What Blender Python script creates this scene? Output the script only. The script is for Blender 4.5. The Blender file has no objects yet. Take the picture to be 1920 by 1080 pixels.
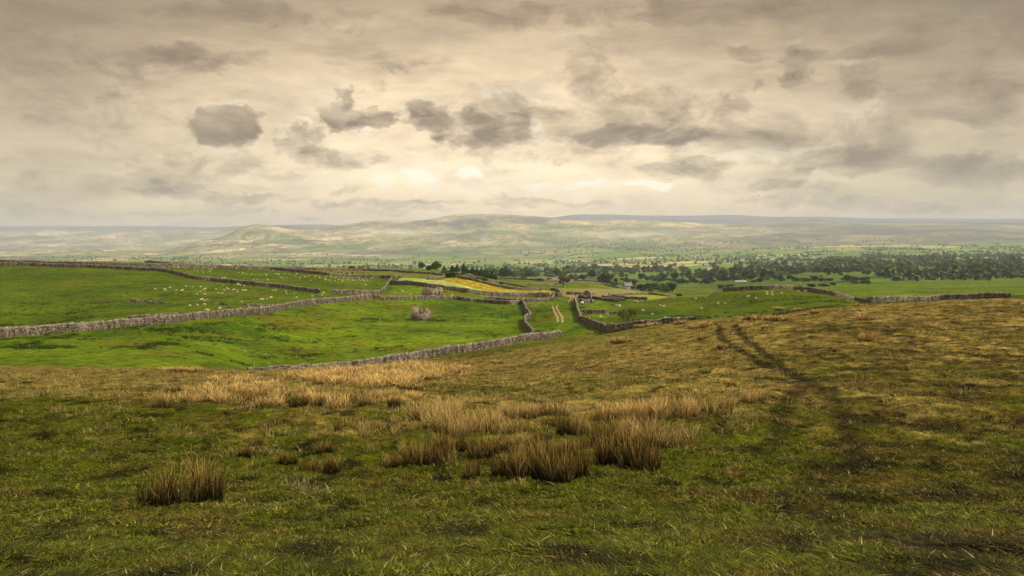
import bpy, math, random
import numpy as np
from mathutils import Vector
R = math.radians
random.seed(7)
rng = np.random.default_rng(11)
C = bpy.context.scene.collection
CAMZ = 1.75
F = 1846.0
PITCH = math.atan(85.0 / F)
CP, SP = math.cos(PITCH), math.sin(PITCH)

# ------------------------------------------------------------------ noise
_perm = rng.permutation(512)
_perm = np.concatenate([_perm, _perm, _perm])
_grad = np.stack([np.cos(np.arange(64) / 64 * 2 * np.pi), np.sin(np.arange(64) / 64 * 2 * np.pi)], 1)

def perlin(x, y):
    xi = np.floor(x).astype(np.int64); yi = np.floor(y).astype(np.int64)
    xf = x - xi; yf = y - yi
    xi &= 511; yi &= 511
    u = xf * xf * xf * (xf * (xf * 6 - 15) + 10); v = yf * yf * yf * (yf * (yf * 6 - 15) + 10)
    def g(ix, iy, dx, dy):
        h = _perm[_perm[ix] + iy] & 63
        return _grad[h, 0] * dx + _grad[h, 1] * dy
    a = g(xi, yi, xf, yf); b = g(xi + 1, yi, xf - 1, yf)
    c = g(xi, yi + 1, xf, yf - 1); d = g(xi + 1, yi + 1, xf - 1, yf - 1)
    return ((a + (b - a) * u) * (1 - v) + (c + (d - c) * u) * v) * 1.5

def fbm(x, y, o=4, gain=.5):
    s = 0; a = 1.0; t = 0
    for k in range(o):
        s = s + a * perlin(x * 2 ** k + 17.3 * k, y * 2 ** k + 5.1 * k); t += a; a *= gain
    return s / t

def sstep(a, b, x):
    t = np.clip((x - a) / (b - a), 0, 1)
    return t * t * (3 - 2 * t)

# ------------------------------------------------------------------ terrain
def q_of(py):
    u = (540 - py) / F
    return (-SP + u * CP) / (CP + u * SP)

NEAR = [(2, 2090), (6.5, 1080), (12, 987), (20, 895)]
COLS = {
 -300: [(38, 748), (80, 705), (110, 692), (150, 655), (215, 610), (300, 560), (450, 500), (560, 488), (900, 502), (1500, 520), (2500, 512), (4500, 493), (5500, 487), (7000, 479), (8500, 473), (11000, 474), (14000, 455), (18000, 425), (24000, 440)],
 288: [(38, 750), (80, 705), (110, 692), (150, 655), (215, 608), (300, 560), (370, 530), (450, 507), (560, 492), (900, 505), (1500, 520), (2500, 512), (4500, 493), (5500, 486), (7000, 478), (8500, 470), (11000, 471), (14000, 455), (18000, 424), (24000, 440)],
 400: [(38, 748), (80, 703), (120, 692), (150, 670), (240, 596), (300, 563), (380, 536), (440, 520), (560, 499), (900, 510), (1500, 521), (2500, 512), (4500, 494), (5500, 486), (7000, 474), (9000, 450), (11500, 453), (14000, 450), (18000, 426), (24000, 440)],
 480: [(38, 746), (80, 704), (120, 697), (150, 691), (200, 640), (270, 584), (330, 558), (400, 534), (480, 514), (560, 503), (900, 514), (1500, 521), (2500, 513), (4500, 494), (5500, 487), (7000, 471), (8500, 450), (10300, 421), (13000, 430), (18000, 423), (24000, 440)],
 600: [(38, 745), (80, 704), (120, 697), (155, 689), (210, 645), (310, 573), (400, 543), (450, 528), (520, 513), (600, 505), (900, 516), (1500, 521), (2500, 513), (4500, 495), (5500, 488), (7000, 472), (8500, 455), (10000, 437), (11000, 427), (13000, 431), (18000, 421), (24000, 440)],
 700: [(38, 748), (80, 704), (120, 697), (165, 682), (230, 630), (310, 588), (355, 561), (410, 549), (520, 521), (640, 504.5), (900, 515), (1500, 520), (2500, 512), (4500, 496), (5500, 489), (7000, 474), (8500, 455), (10000, 434), (11500, 414), (13500, 425), (18000, 425), (24000, 440)],
 790: [(38, 750), (85, 704), (130, 690), (172, 674), (240, 624), (310, 597), (370, 563), (400, 555), (430, 538), (500, 522), (560, 511), (630, 504.5), (700, 505), (950, 517), (1500, 521), (2500, 512), (4500, 496), (5500, 489), (7000, 474), (8500, 455), (10000, 432), (11500, 412), (13500, 425), (18000, 425), (24000, 440)],
 860: [(38, 752), (90, 702), (140, 684), (185, 664), (240, 628), (310, 595), (375, 566), (400, 557), (430, 544), (480, 530), (530, 520), (610, 511), (680, 511), (950, 523), (1500, 520), (2500, 511), (4500, 495), (5500, 489), (7000, 476), (8500, 455), (10000, 430), (12000, 402.5), (14000, 415), (18000, 415), (24000, 440)],
 940: [(38, 755), (90, 697), (140, 674), (200, 649), (245, 626), (300, 600), (370, 571), (410, 561), (440, 553), (480, 544), (530, 535), (620, 526.5), (700, 525.5), (800, 522), (1000, 524), (1500, 517), (2500, 510), (4000, 498), (5500, 490), (7000, 477), (8500, 452), (10000, 430), (12000, 401.5), (14000, 415), (18000, 415), (24000, 440)],
 1000: [(38, 755), (90, 690), (140, 662), (215, 638), (245, 623), (300, 596), (370, 570), (410, 562), (440, 555), (460, 549), (520, 543), (600, 538), (800, 524), (1000, 526), (1500, 517), (2500, 510), (4000, 498), (5500, 490), (7000, 476), (8500, 455), (10000, 430), (12000, 406), (14000, 416), (18000, 415), (24000, 440)],
 1050: [(38, 753), (90, 684), (140, 652), (235, 629), (260, 606), (300, 586), (370, 569), (430, 556), (520, 548), (620, 541), (680, 534), (800, 527), (1000, 529), (1500, 516), (2500, 509), (4000, 496), (5500, 487), (7000, 473), (8500, 458), (9700, 436), (12000, 409.5), (14000, 416), (18000, 406), (24000, 440)],
 1090: [(38, 750), (90, 678), (140, 645), (218, 627), (250, 609), (300, 586), (350, 570), (430, 557), (520, 549), (620, 541), (700, 533), (800, 528), (1000, 530), (1500, 516), (2500, 508), (4000, 494), (5500, 484), (7000, 470), (8500, 454), (9800, 436), (12000, 411), (14000, 414), (18000, 402), (24000, 440)],
 1145: [(38, 748), (90, 668), (150, 633), (217, 620), (260, 601), (300, 585), (370, 570), (450, 560), (600, 550), (700, 541), (800, 536), (1000, 530), (1500, 516), (2500, 506), (4000, 493), (5500, 482), (7000, 468), (8500, 452), (9800, 437), (12000, 412.5), (14000, 414), (18000, 402.5), (24000, 440)],
 1220: [(38, 745), (80, 667), (140, 623), (195, 609), (260, 591), (330, 575), (400, 565), (470, 558), (600, 556), (700, 549), (850, 545), (1000, 538), (1500, 518), (2500, 504), (4000, 490), (5500, 480), (7000, 468), (8500, 452), (10000, 436), (12000, 414), (14000, 414), (18000, 404.5), (24000, 440)],
 1300: [(38, 740), (70, 672), (110, 624), (150, 604), (190, 599), (240, 592), (300, 578), (380, 565), (450, 557), (540, 562), (700, 557), (900, 544), (1050, 536), (1500, 519), (2500, 502), (4000, 488), (5500, 478), (7000, 467), (8500, 450), (10000, 434), (12000, 417), (14000, 415), (18000, 404.5), (24000, 440)],
 1370: [(38, 737), (70, 662), (110, 606), (150, 596), (200, 594), (250, 583), (300, 566), (350, 548), (380, 544.5), (450, 553), (650, 556), (850, 544), (1000, 532), (1300, 524), (1700, 514), (2500, 500), (4000, 486), (5500, 476), (7000, 465), (8500, 449), (10000, 433), (12000, 419), (14000, 415), (18000, 403), (24000, 440)],
 1450: [(38, 734), (70, 655), (110, 594), (140, 593), (200, 590), (250, 573), (300, 553), (340, 544), (360, 541), (430, 551), (650, 552), (800, 540), (1000, 530), (1200, 520), (1400, 520), (1800, 510), (2500, 498), (4000, 484), (5500, 474), (7000, 462), (8500, 447), (10000, 432), (12000, 418), (14000, 415), (18000, 406.5), (24000, 440)],
 1540: [(38, 732), (70, 647), (110, 583), (125, 579), (170, 583), (230, 571), (290, 556), (320, 551), (350, 549), (420, 556), (600, 550), (800, 537), (1000, 529), (1200, 515), (1400, 515), (1800, 505), (2500, 494), (4000, 481), (5500, 471), (7000, 459), (8500, 444), (10000, 428), (12000, 412), (14000, 414), (18000, 406.5), (24000, 440)],
 1632: [(38, 730), (70, 641), (110, 577), (130, 572), (170, 578), (230, 571), (275, 567), (330, 569), (500, 556), (650, 543), (800, 536), (1000, 528), (1200, 519), (1400, 515), (1800, 502), (2500, 490), (4000, 478), (5500, 468), (7000, 456), (8500, 441), (10000, 427), (12000, 418), (14000, 418), (18000, 409.5), (24000, 440)],
 1920: [(38, 728), (70, 636), (110, 568), (135, 560), (170, 566), (230, 562), (275, 559), (330, 560), (500, 550), (650, 540), (800, 533), (1000, 526), (1200, 519), (1400, 512), (1800, 500), (2500, 488), (4000, 476), (5500, 466), (7000, 454), (8500, 441), (10000, 427), (12000, 416), (14000, 418), (18000, 410), (24000, 440)],
 2500: [(38, 728), (70, 636), (110, 568), (135, 560), (170, 566), (230, 562), (275, 559), (330, 560), (500, 550), (650, 540), (800, 533), (1000, 526), (1200, 519), (1400, 512), (1800, 500), (2500, 488), (4000, 476), (5500, 466), (7000, 454), (8500, 441), (10000, 427), (12000, 416), (14000, 418), (18000, 410), (24000, 440)],
}

def pchip(x, y, xq):
    h = np.diff(x); dl = np.diff(y) / h
    m = np.zeros_like(y); m[0] = dl[0]; m[-1] = dl[-1]
    for i in range(1, len(x) - 1):
        if dl[i - 1] * dl[i] > 0:
            w1 = 2 * h[i] + h[i - 1]; w2 = h[i] + 2 * h[i - 1]
            m[i] = (w1 + w2) / (w1 / dl[i - 1] + w2 / dl[i])
    k = np.clip(np.searchsorted(x, xq) - 1, 0, len(h) - 1)
    t = (xq - x[k]) / h[k]
    return ((2 * t**3 - 3 * t**2 + 1) * y[k] + (t**3 - 2 * t**2 + t) * h[k] * m[k]
            + (-2 * t**3 + 3 * t**2) * y[k + 1] + (t**3 - t**2) * h[k] * m[k + 1])

LD = np.linspace(math.log(2), math.log(24000), 1400)
cx = sorted(COLS)
_tab = []
for c in cx:
    pts = NEAR + COLS[c]
    d = np.array([p[0] for p in pts], float); y = np.array([q_of(p[1]) for p in pts])
    y[0] = -1.75 / 2; 
    _tab.append(pchip(np.log(d), y, LD))
_tab = np.array(_tab)
PXG = np.arange(-300, 2501, 5.0)
_cx = np.array(cx, float)
QT = np.zeros((len(PXG), len(LD)))
for j in range(len(LD)):
    QT[:, j] = pchip(_cx, _tab[:, j], PXG)

def H0(x, y):
    x = np.asarray(x, float); y = np.asarray(y, float)
    d = np.clip(y, 2, 24000)
    px = np.clip(960 + F * x / np.maximum(y, 6), -300, 2499.9)
    a = (px + 300) / 5.0; i = a.astype(int); fa = a - i
    b = (np.log(d) - LD[0]) / (LD[1] - LD[0]); j = np.clip(b.astype(int), 0, len(LD) - 2); fb = b - j
    q = (QT[i, j] * (1 - fb) + QT[i, j + 1] * fb) * (1 - fa) + (QT[i + 1, j] * (1 - fb) + QT[i + 1, j + 1] * fb) * fa
    return CAMZ + q * d

def moor_end(px):
    return np.interp(px, [0, 288, 400, 480, 700, 860, 1000, 1050, 1090, 1145, 1220, 1300, 1370, 1450, 1632, 1920],
                     [118, 112, 126, 150, 165, 185, 212, 228, 190, 185, 180, 172, 158, 142, 150, 150])

def H(x, y):
    x = np.asarray(x, float); y = np.asarray(y, float)
    z = H0(x, y)
    px = 960 + F * x / np.maximum(y, 6)
    yy = np.maximum(y, 1)
    near = sstep(1.5, 8, yy) * (1 - sstep(moor_end(px) - 20, moor_end(px) + 10, yy))
    n1 = fbm(x / 1.1, y / 1.3, 3, .6); n2 = fbm(x / 5, y / 6 + 9, 2)
    z = z + near * (n1 * .17 + n2 * .2)
    mid = sstep(120, 200, yy) * (1 - sstep(900, 1400, yy))
    z = z + mid * (fbm(x / 14, y / 16, 3) * .35)
    far = sstep(6200, 8500, yy)
    g = fbm(x / 900 + 3, y / 1500, 5, .55)
    rg = 1 - np.abs(fbm(x / 700 + 31, y / 1300 + 7, 4, .5)) * 2
    z = z + far * (g * 42 + (rg - .6) * 34) * (1 - .8 * sstep(8600, 10400, yy) * (1 - sstep(12500, 13000, yy))) * (1 - .8 * sstep(15000, 17500, yy))
    return z

_DS = np.exp(np.linspace(math.log(5), math.log(23000), 5200))
def hit(px, py, dmin=0, dmax=23000):
    """world point on the ground seen at this pixel"""
    u = (540 - py) / F; r = (px - 960) / F
    dy = CP + u * SP; sx = r / dy; sz = (-SP + u * CP) / dy
    d = _DS[(_DS >= dmin) & (_DS <= dmax)]
    h = H(sx * d, d); e = h - (CAMZ + sz * d)
    k = np.nonzero(e >= 0)[0]
    if len(k):
        i = k[0]
        if i > 0:
            t = e[i - 1] / (e[i - 1] - e[i]); dd = d[i - 1] + t * (d[i] - d[i - 1])
        else: dd = d[i]
    else:
        i = int(np.argmax(e / d)); dd = d[i]
    x = sx * dd
    return (float(x), float(dd), float(H(x, dd)))

def proj(x, y, z):
    z = z - CAMZ
    f = y * CP - z * SP; u = y * SP + z * CP
    return 960 + F * x / f, 540 - F * u / f

# ------------------------------------------------------------------ mesh helpers
def mk_mesh(name, verts, faces, colors=None, smooth=False, mat_idx=None):
    me = bpy.data.meshes.new(name)
    verts = np.asarray(verts, np.float32); 
    groups = faces if isinstance(faces, list) and len(faces) and isinstance(faces[0], np.ndarray) else [np.asarray(faces)]
    nl = sum(g.size for g in groups); npoly = sum(len(g) for g in groups)
    me.vertices.add(len(verts)); me.vertices.foreach_set('co', verts.ravel())
    me.loops.add(nl); me.loops.foreach_set('vertex_index', np.concatenate([g.ravel() for g in groups]).astype(np.int32))
    me.polygons.add(npoly)
    tot = np.concatenate([np.full(len(g), g.shape[1]) for g in groups]).astype(np.int32)
    start = np.concatenate([[0], np.cumsum(tot)[:-1]]).astype(np.int32)
    me.polygons.foreach_set('loop_start', start)
    try: me.polygons.foreach_set('loop_total', tot)
    except Exception: pass
    if smooth: me.polygons.foreach_set('use_smooth', np.ones(npoly, bool))
    if mat_idx is not None: me.polygons.foreach_set('material_index', np.asarray(mat_idx, np.int32))
    me.update(calc_edges=True)
    if colors is not None:
        at = me.color_attributes.new('albedo', 'FLOAT_COLOR', 'POINT')
        c = np.ones((len(verts), 4), np.float32); c[:, :3] = colors
        at.data.foreach_set('color', c.ravel())
    return me

def obj(name, me, mats=None, parent=None, loc=None):
    o = bpy.data.objects.new(name, me); C.objects.link(o)
    if me is not None and mats is not None:
        for m in (mats if isinstance(mats, (list, tuple)) else [mats]):
            if m.name not in me.materials: me.materials.append(m)
    if parent: o.parent = parent
    if loc is not None: o.location = loc
    return o

def tag(o, label=None, cat=None, group=None, kind=None):
    if label: o['label'] = label
    if cat: o['category'] = cat
    if group: o['group'] = group
    if kind: o['kind'] = kind
    return o

def empty(name, loc, rz=0, scale=None):
    o = bpy.data.objects.new(name, None); C.objects.link(o)
    o.location = loc; o.rotation_euler = (0, 0, rz); o.empty_display_size = .2
    if scale: o.scale = scale
    return o

def copy_tree(o, parent=None):
    c = o.copy(); C.objects.link(c); c.parent = parent
    for ch in KIDS.get(o.name, []): copy_tree(ch, c)
    return c
KIDS = {}
def kid(parent, ch):
    KIDS.setdefault(parent.name, []).append(ch); ch.parent = parent; return ch

ORD = ['', 'second ', 'third ', 'fourth ', 'fifth ', 'sixth ', 'seventh ', 'eighth ', 'ninth ', 'tenth ', 'eleventh ', 'twelfth ',
       'thirteenth ', 'fourteenth ', 'fifteenth ', 'sixteenth ', 'seventeenth ', 'eighteenth ', 'nineteenth ', 'twentieth ', 'twenty-first ', 'twenty-second ', 'twenty-third ', 'twenty-fourth ']
def place_words(i, n):
    """i-th of n sorted left to right"""
    if n == 1: return ''
    if i == 0: return ', leftmost there'
    if i == n - 1: return ', rightmost there'
    if i < n / 2: return ', %sfrom the left' % ORD[i]
    return ', %sfrom the right' % ORD[n - 1 - i]

# ------------------------------------------------------------------ materials
def new_mat(name):
    m = bpy.data.materials.new(name); m.use_nodes = True
    nt = m.node_tree; nt.nodes.clear()
    out = nt.nodes.new('ShaderNodeOutputMaterial'); b = nt.nodes.new('ShaderNodeBsdfPrincipled')
    nt.links.new(b.outputs[0], out.inputs[0])
    b.inputs['Roughness'].default_value = .95
    b.inputs['Specular IOR Level'].default_value = .03
    return m, nt, b

def N(nt, typ, **kw):
    n = nt.nodes.new(typ)
    for k, v in kw.items():
        if k.startswith('i_'): n.inputs[k[2:].replace('_', ' ')].default_value = v
        else: setattr(n, k, v)
    return n

def noise(nt, vec, scale, detail=4, rough=.6, dist=0):
    n = N(nt, 'ShaderNodeTexNoise'); n.inputs['Scale'].default_value = scale
    n.inputs['Detail'].default_value = detail; n.inputs['Roughness'].default_value = rough; n.inputs['Distortion'].default_value = dist
    if vec is not None: nt.links.new(vec, n.inputs['Vector'])
    return n.outputs['Fac']

def rng_(nt, v, a, b, c, d):
    n = N(nt, 'ShaderNodeMapRange'); nt.links.new(v, n.inputs[0])
    for i, x in enumerate((a, b, c, d)): n.inputs[1 + i].default_value = x
    return n.outputs[0]

def math_(nt, op, a, b=None, clamp=False):
    n = N(nt, 'ShaderNodeMath', operation=op); n.use_clamp = clamp
    for i, v in enumerate((a, b)):
        if v is None: continue
        if isinstance(v, (int, float)): n.inputs[i].default_value = v
        else: nt.links.new(v, n.inputs[i])
    return n.outputs[0]

def mixc(nt, f, a, b, typ='MIX'):
    n = N(nt, 'ShaderNodeMix', data_type='RGBA', blend_type=typ)
    for i, v in ((0, f), (6, a), (7, b)):
        if isinstance(v, (int, float)): n.inputs[i].default_value = v
        elif isinstance(v, tuple): n.inputs[i].default_value = (*v, 1)
        else: nt.links.new(v, n.inputs[i])
    return n.outputs[2]

def scalec(nt, col, f):
    n = N(nt, 'ShaderNodeVectorMath', operation='SCALE'); nt.links.new(col, n.inputs[0])
    if isinstance(f, (int, float)): n.inputs['Scale'].default_value = f
    else: nt.links.new(f, n.inputs['Scale'])
    return n.outputs[0]

def pos(nt): return N(nt, 'ShaderNodeNewGeometry').outputs['Position']
def objc(nt): return N(nt, 'ShaderNodeTexCoord').outputs['Object']

def mapping(nt, vec, sc):
    n = N(nt, 'ShaderNodeMapping'); n.inputs['Scale'].default_value = sc; nt.links.new(vec, n.inputs['Vector']); return n.outputs[0]

def bump(nt, b, h, strength, dist):
    n = N(nt, 'ShaderNodeBump'); n.inputs['Strength'].default_value = strength; n.inputs['Distance'].default_value = dist
    nt.links.new(h, n.inputs['Height']); nt.links.new(n.outputs[0], b.inputs['Normal'])

def ground_mat():
    m, nt, b = new_mat('ground_cover')
    a = N(nt, 'ShaderNodeVertexColor'); a.layer_name = 'albedo'
    p = pos(nt)
    n1 = noise(nt, p, 5.0, 5, .75)
    n2 = noise(nt, p, .7, 5, .7)
    n3 = noise(nt, p, .06, 5, .65)
    n4 = noise(nt, p, .004, 6, .65)
    f = math_(nt, 'MULTIPLY', rng_(nt, n1, .3, .7, .45, 1.55), rng_(nt, n2, .32, .68, .45, 1.55))
    f = math_(nt, 'MULTIPLY', f, rng_(nt, n3, .3, .7, .7, 1.3))
    f = math_(nt, 'MULTIPLY', f, rng_(nt, n4, .3, .7, .8, 1.2))
    n5 = noise(nt, p, .42, 5, .7)
    f = math_(nt, 'MULTIPLY', f, rng_(nt, n5, .56, .68, 1.0, .42))
    n6 = noise(nt, p, 1.9, 4, .75)
    f = math_(nt, 'MULTIPLY', f, rng_(nt, n6, .53, .66, 1.08, .5))
    nt.links.new(scalec(nt, a.outputs[0], f), b.inputs['Base Color'])
    bump(nt, b, math_(nt, 'ADD', n2, math_(nt, 'MULTIPLY', n5, 1.5)), .8, .35)
    return m

def attr_mat(name, rough=.9, var=.25, scale=3.0, spec=.12, trans=0):
    m, nt, b = new_mat(name)
    a = N(nt, 'ShaderNodeVertexColor'); a.layer_name = 'albedo'
    n = noise(nt, objc(nt), scale, 3)
    nt.links.new(scalec(nt, a.outputs[0], rng_(nt, n, .3, .7, 1 - var, 1 + var)), b.inputs['Base Color'])
    b.inputs['Roughness'].default_value = rough; b.inputs['Specular IOR Level'].default_value = spec
    return m

def stone_mat(name, lo, mid, hi, scale=2.2, zs=.35):
    m, nt, b = new_mat(name)
    p = pos(nt)
    v = N(nt, 'ShaderNodeTexVoronoi'); v.feature = 'F1'; v.inputs['Scale'].default_value = scale
    nt.links.new(mapping(nt, p, (1, 1, 2.4)), v.inputs['Vector'])
    ve = N(nt, 'ShaderNodeTexVoronoi'); ve.feature = 'DISTANCE_TO_EDGE'; ve.inputs['Scale'].default_value = scale
    nt.links.new(mapping(nt, p, (1, 1, 2.4)), ve.inputs['Vector'])
    sep = N(nt, 'ShaderNodeSeparateColor'); nt.links.new(v.outputs['Color'], sep.inputs[0])
    n = noise(nt, mapping(nt, p, (1, 1, zs)), .9, 5, .75)
    n2 = noise(nt, p, 9, 3, .7)
    t = math_(nt, 'ADD', math_(nt, 'MULTIPLY', sep.outputs[0], .45), rng_(nt, n, .3, .7, 0, .6))
    r = N(nt, 'ShaderNodeValToRGB'); nt.links.new(t, r.inputs[0])
    e = r.color_ramp.elements; e[0].position = .2; e[0].color = (*lo, 1); e[1].position = .8; e[1].color = (*hi, 1)
    k = e.new(.5); k.color = (*mid, 1)
    gap = rng_(nt, ve.outputs['Distance'], 0, .07, .3, 1)
    c = scalec(nt, r.outputs[0], math_(nt, 'MULTIPLY', gap, rng_(nt, n2, .3, .7, .75, 1.25)))
    nt.links.new(c, b.inputs['Base Color'])
    bump(nt, b, math_(nt, 'ADD', rng_(nt, ve.outputs['Distance'], 0, .12, 0, 1), math_(nt, 'MULTIPLY', n2, .3)), .7, .08)
    return m

def leaf_mat(name, dark, light, hue=.25):
    m, nt, b = new_mat(name)
    oi = N(nt, 'ShaderNodeObjectInfo')
    n = noise(nt, objc(nt), 5, 3, .6)
    n2 = noise(nt, pos(nt), 1.3, 2, .6)
    t = math_(nt, 'ADD', math_(nt, 'MULTIPLY', n, .7), math_(nt, 'MULTIPLY', n2, .5))
    t = math_(nt, 'ADD', t, math_(nt, 'MULTIPLY', math_(nt, 'SUBTRACT', oi.outputs['Random'], .5), hue * 2))
    t = rng_(nt, t, .35, .9, 0, 1)
    nt.links.new(mixc(nt, t, dark, light), b.inputs['Base Color'])
    b.inputs['Roughness'].default_value = .8
    return m

def plain_mat(name, col, var=.2, scale=4, rough=.85, spec=.2):
    m, nt, b = new_mat(name)
    n = noise(nt, objc(nt), scale, 4)
    nt.links.new(mixc(nt, n, tuple(c * (1 - var) for c in col), tuple(c * (1 + var) for c in col)), b.inputs['Base Color'])
    b.inputs['Roughness'].default_value = rough; b.inputs['Specular IOR Level'].default_value = spec
    return m

M_ground = ground_mat()
M_stone = stone_mat('dry_stone', (.030, .021, .013), (.115, .088, .059), (.33, .265, .19), 2.6)
M_cope = stone_mat('coping_stone', (.10, .08, .055), (.24, .195, .14), (.46, .39, .29), 3.0)
M_barnstone = stone_mat('barn_stone', (.09, .064, .04), (.26, .20, .125), (.48, .39, .26), 3.2, 1.2)
M_blade = attr_mat('grass_blade', .75, .2, 2.0)
M_bark = plain_mat('bark', (.06, .048, .036), .4, 3)
M_leaf = leaf_mat('broad_leaf', (.022, .040, .007), (.085, .125, .022))
M_leafbright = leaf_mat('bright_leaf', (.04, .08, .010), (.10, .18, .03))
M_conifer = leaf_mat('conifer_needle', (.014, .030, .010), (.05, .085, .022))
M_brownleaf = leaf_mat('brown_leaf', (.06, .045, .018), (.15, .115, .05))
M_gorse = leaf_mat('gorse', (.05, .055, .012), (.20, .17, .04))
M_pale = leaf_mat('blossom', (.12, .14, .05), (.38, .38, .2))
M_farleaf = leaf_mat('far_leaf', (.024, .040, .010), (.13, .165, .04), .45)
M_wool = plain_mat('wool', (.62, .50, .34), .15, 3, .95)
M_face = plain_mat('sheep_face', (.35, .30, .22), .2)
M_cow = plain_mat('black_hide', (.012, .011, .010), .3, 3, .6)
M_house = plain_mat('render_wall', (.62, .57, .49), .12, 2)
M_housestone = plain_mat('house_stone', (.34, .29, .23), .25, 2)
M_slate = plain_mat('slate_roof', (.20, .19, .19), .25, 3)
M_palesheet = plain_mat('pale_sheet', (.33, .35, .33), .12, 3)
M_wood = plain_mat('weathered_wood', (.30, .26, .2), .3, 8)
M_white = plain_mat('white_paint', (.78, .77, .74), .05, 3, .5)
M_dark = plain_mat('dark_metal', (.05, .05, .05), .3, 3)
M_window = plain_mat('window_glass', (.03, .035, .04), .1, 3, .1, .5)
M_track = plain_mat('bare_track', (.34, .24, .11), .35, 1.5)
M_rut = plain_mat('muddy_rut', (.040, .037, .012), .5, 3.5)

# ------------------------------------------------------------------ terrain mesh
def inpoly(px, py, poly):
    r = np.zeros(px.shape, bool); n = len(poly); j = n - 1
    for i in range(n):
        xi, yi = poly[i]; xj, yj = poly[j]
        if yi != yj:
            c = ((yi > py) != (yj > py)) & (px < (xj - xi) * (py - yi) / (yj - yi) + xi)
            r ^= c
        j = i
    return r

def voronoi(x, y, cell, seed=0):
    xi = np.floor(x / cell); yi = np.floor(y / cell)
    f1 = np.full(x.shape, 1e9); f2 = f1.copy(); idh = np.zeros(x.shape, np.int64)
    for dx in (-1, 0, 1):
        for dy in (-1, 0, 1):
            cx_ = xi + dx; cy_ = yi + dy
            h = (cx_.astype(np.int64) * 73856093 ^ cy_.astype(np.int64) * 19349663 ^ seed * 83492791) & 0xffff
            rx = ((h * 7919) & 1023) / 1023.0; ry = ((h * 104729) & 1023) / 1023.0
            dd = np.maximum(np.abs((cx_ + .15 + .7 * rx) * cell - x), np.abs((cy_ + .15 + .7 * ry) * cell - y))
            less = dd < f1
            f2 = np.where(less, f1, np.minimum(f2, dd)); idh = np.where(less, h, idh); f1 = np.where(less, dd, f1)
    return f1, f2, idh

def valley_fields(x, y):
    wx = x + fbm(x / 700, y / 700, 2) * 160; wy = y + fbm(x / 600 + 9, y / 800, 2) * 200
    a = .35
    rx = wx * math.cos(a) - wy * math.sin(a); ry = (wx * math.sin(a) + wy * math.cos(a)) * .75
    return voronoi(rx, ry, 250.0, 3)

def blend(c, col, w):
    w = np.clip(w, 0, 1)[..., None]
    return c * (1 - w) + np.array(col) * w

YELLOW = [(820, 525.5), (846, 520), (900, 529), (930, 536), (960, 541), (1022, 543.5), (1044, 548), (1034, 552), (980, 552), (930, 549), (895, 544), (855, 534)]
PALE = [(744, 530), (748, 523), (756, 520), (800, 523.5), (830, 525.5), (862, 533), (905, 545), (880, 545), (860, 541), (800, 533)]
YPAD = [(1160, 558), (1170, 554), (1195, 553), (1235, 554), (1255, 557), (1225, 562), (1180, 562)]
ROUGH = [(1040, 552), (1042, 541), (1120, 541), (1160, 542), (1210, 547), (1262, 553), (1262, 557), (1235, 553), (1195, 550), (1165, 552), (1140, 557), (1100, 558), (1060, 556)]
OLIVE = [(560, 507), (700, 506), (790, 512), (836, 518), (800, 524), (755, 519), (735, 520), (640, 517)]

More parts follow.
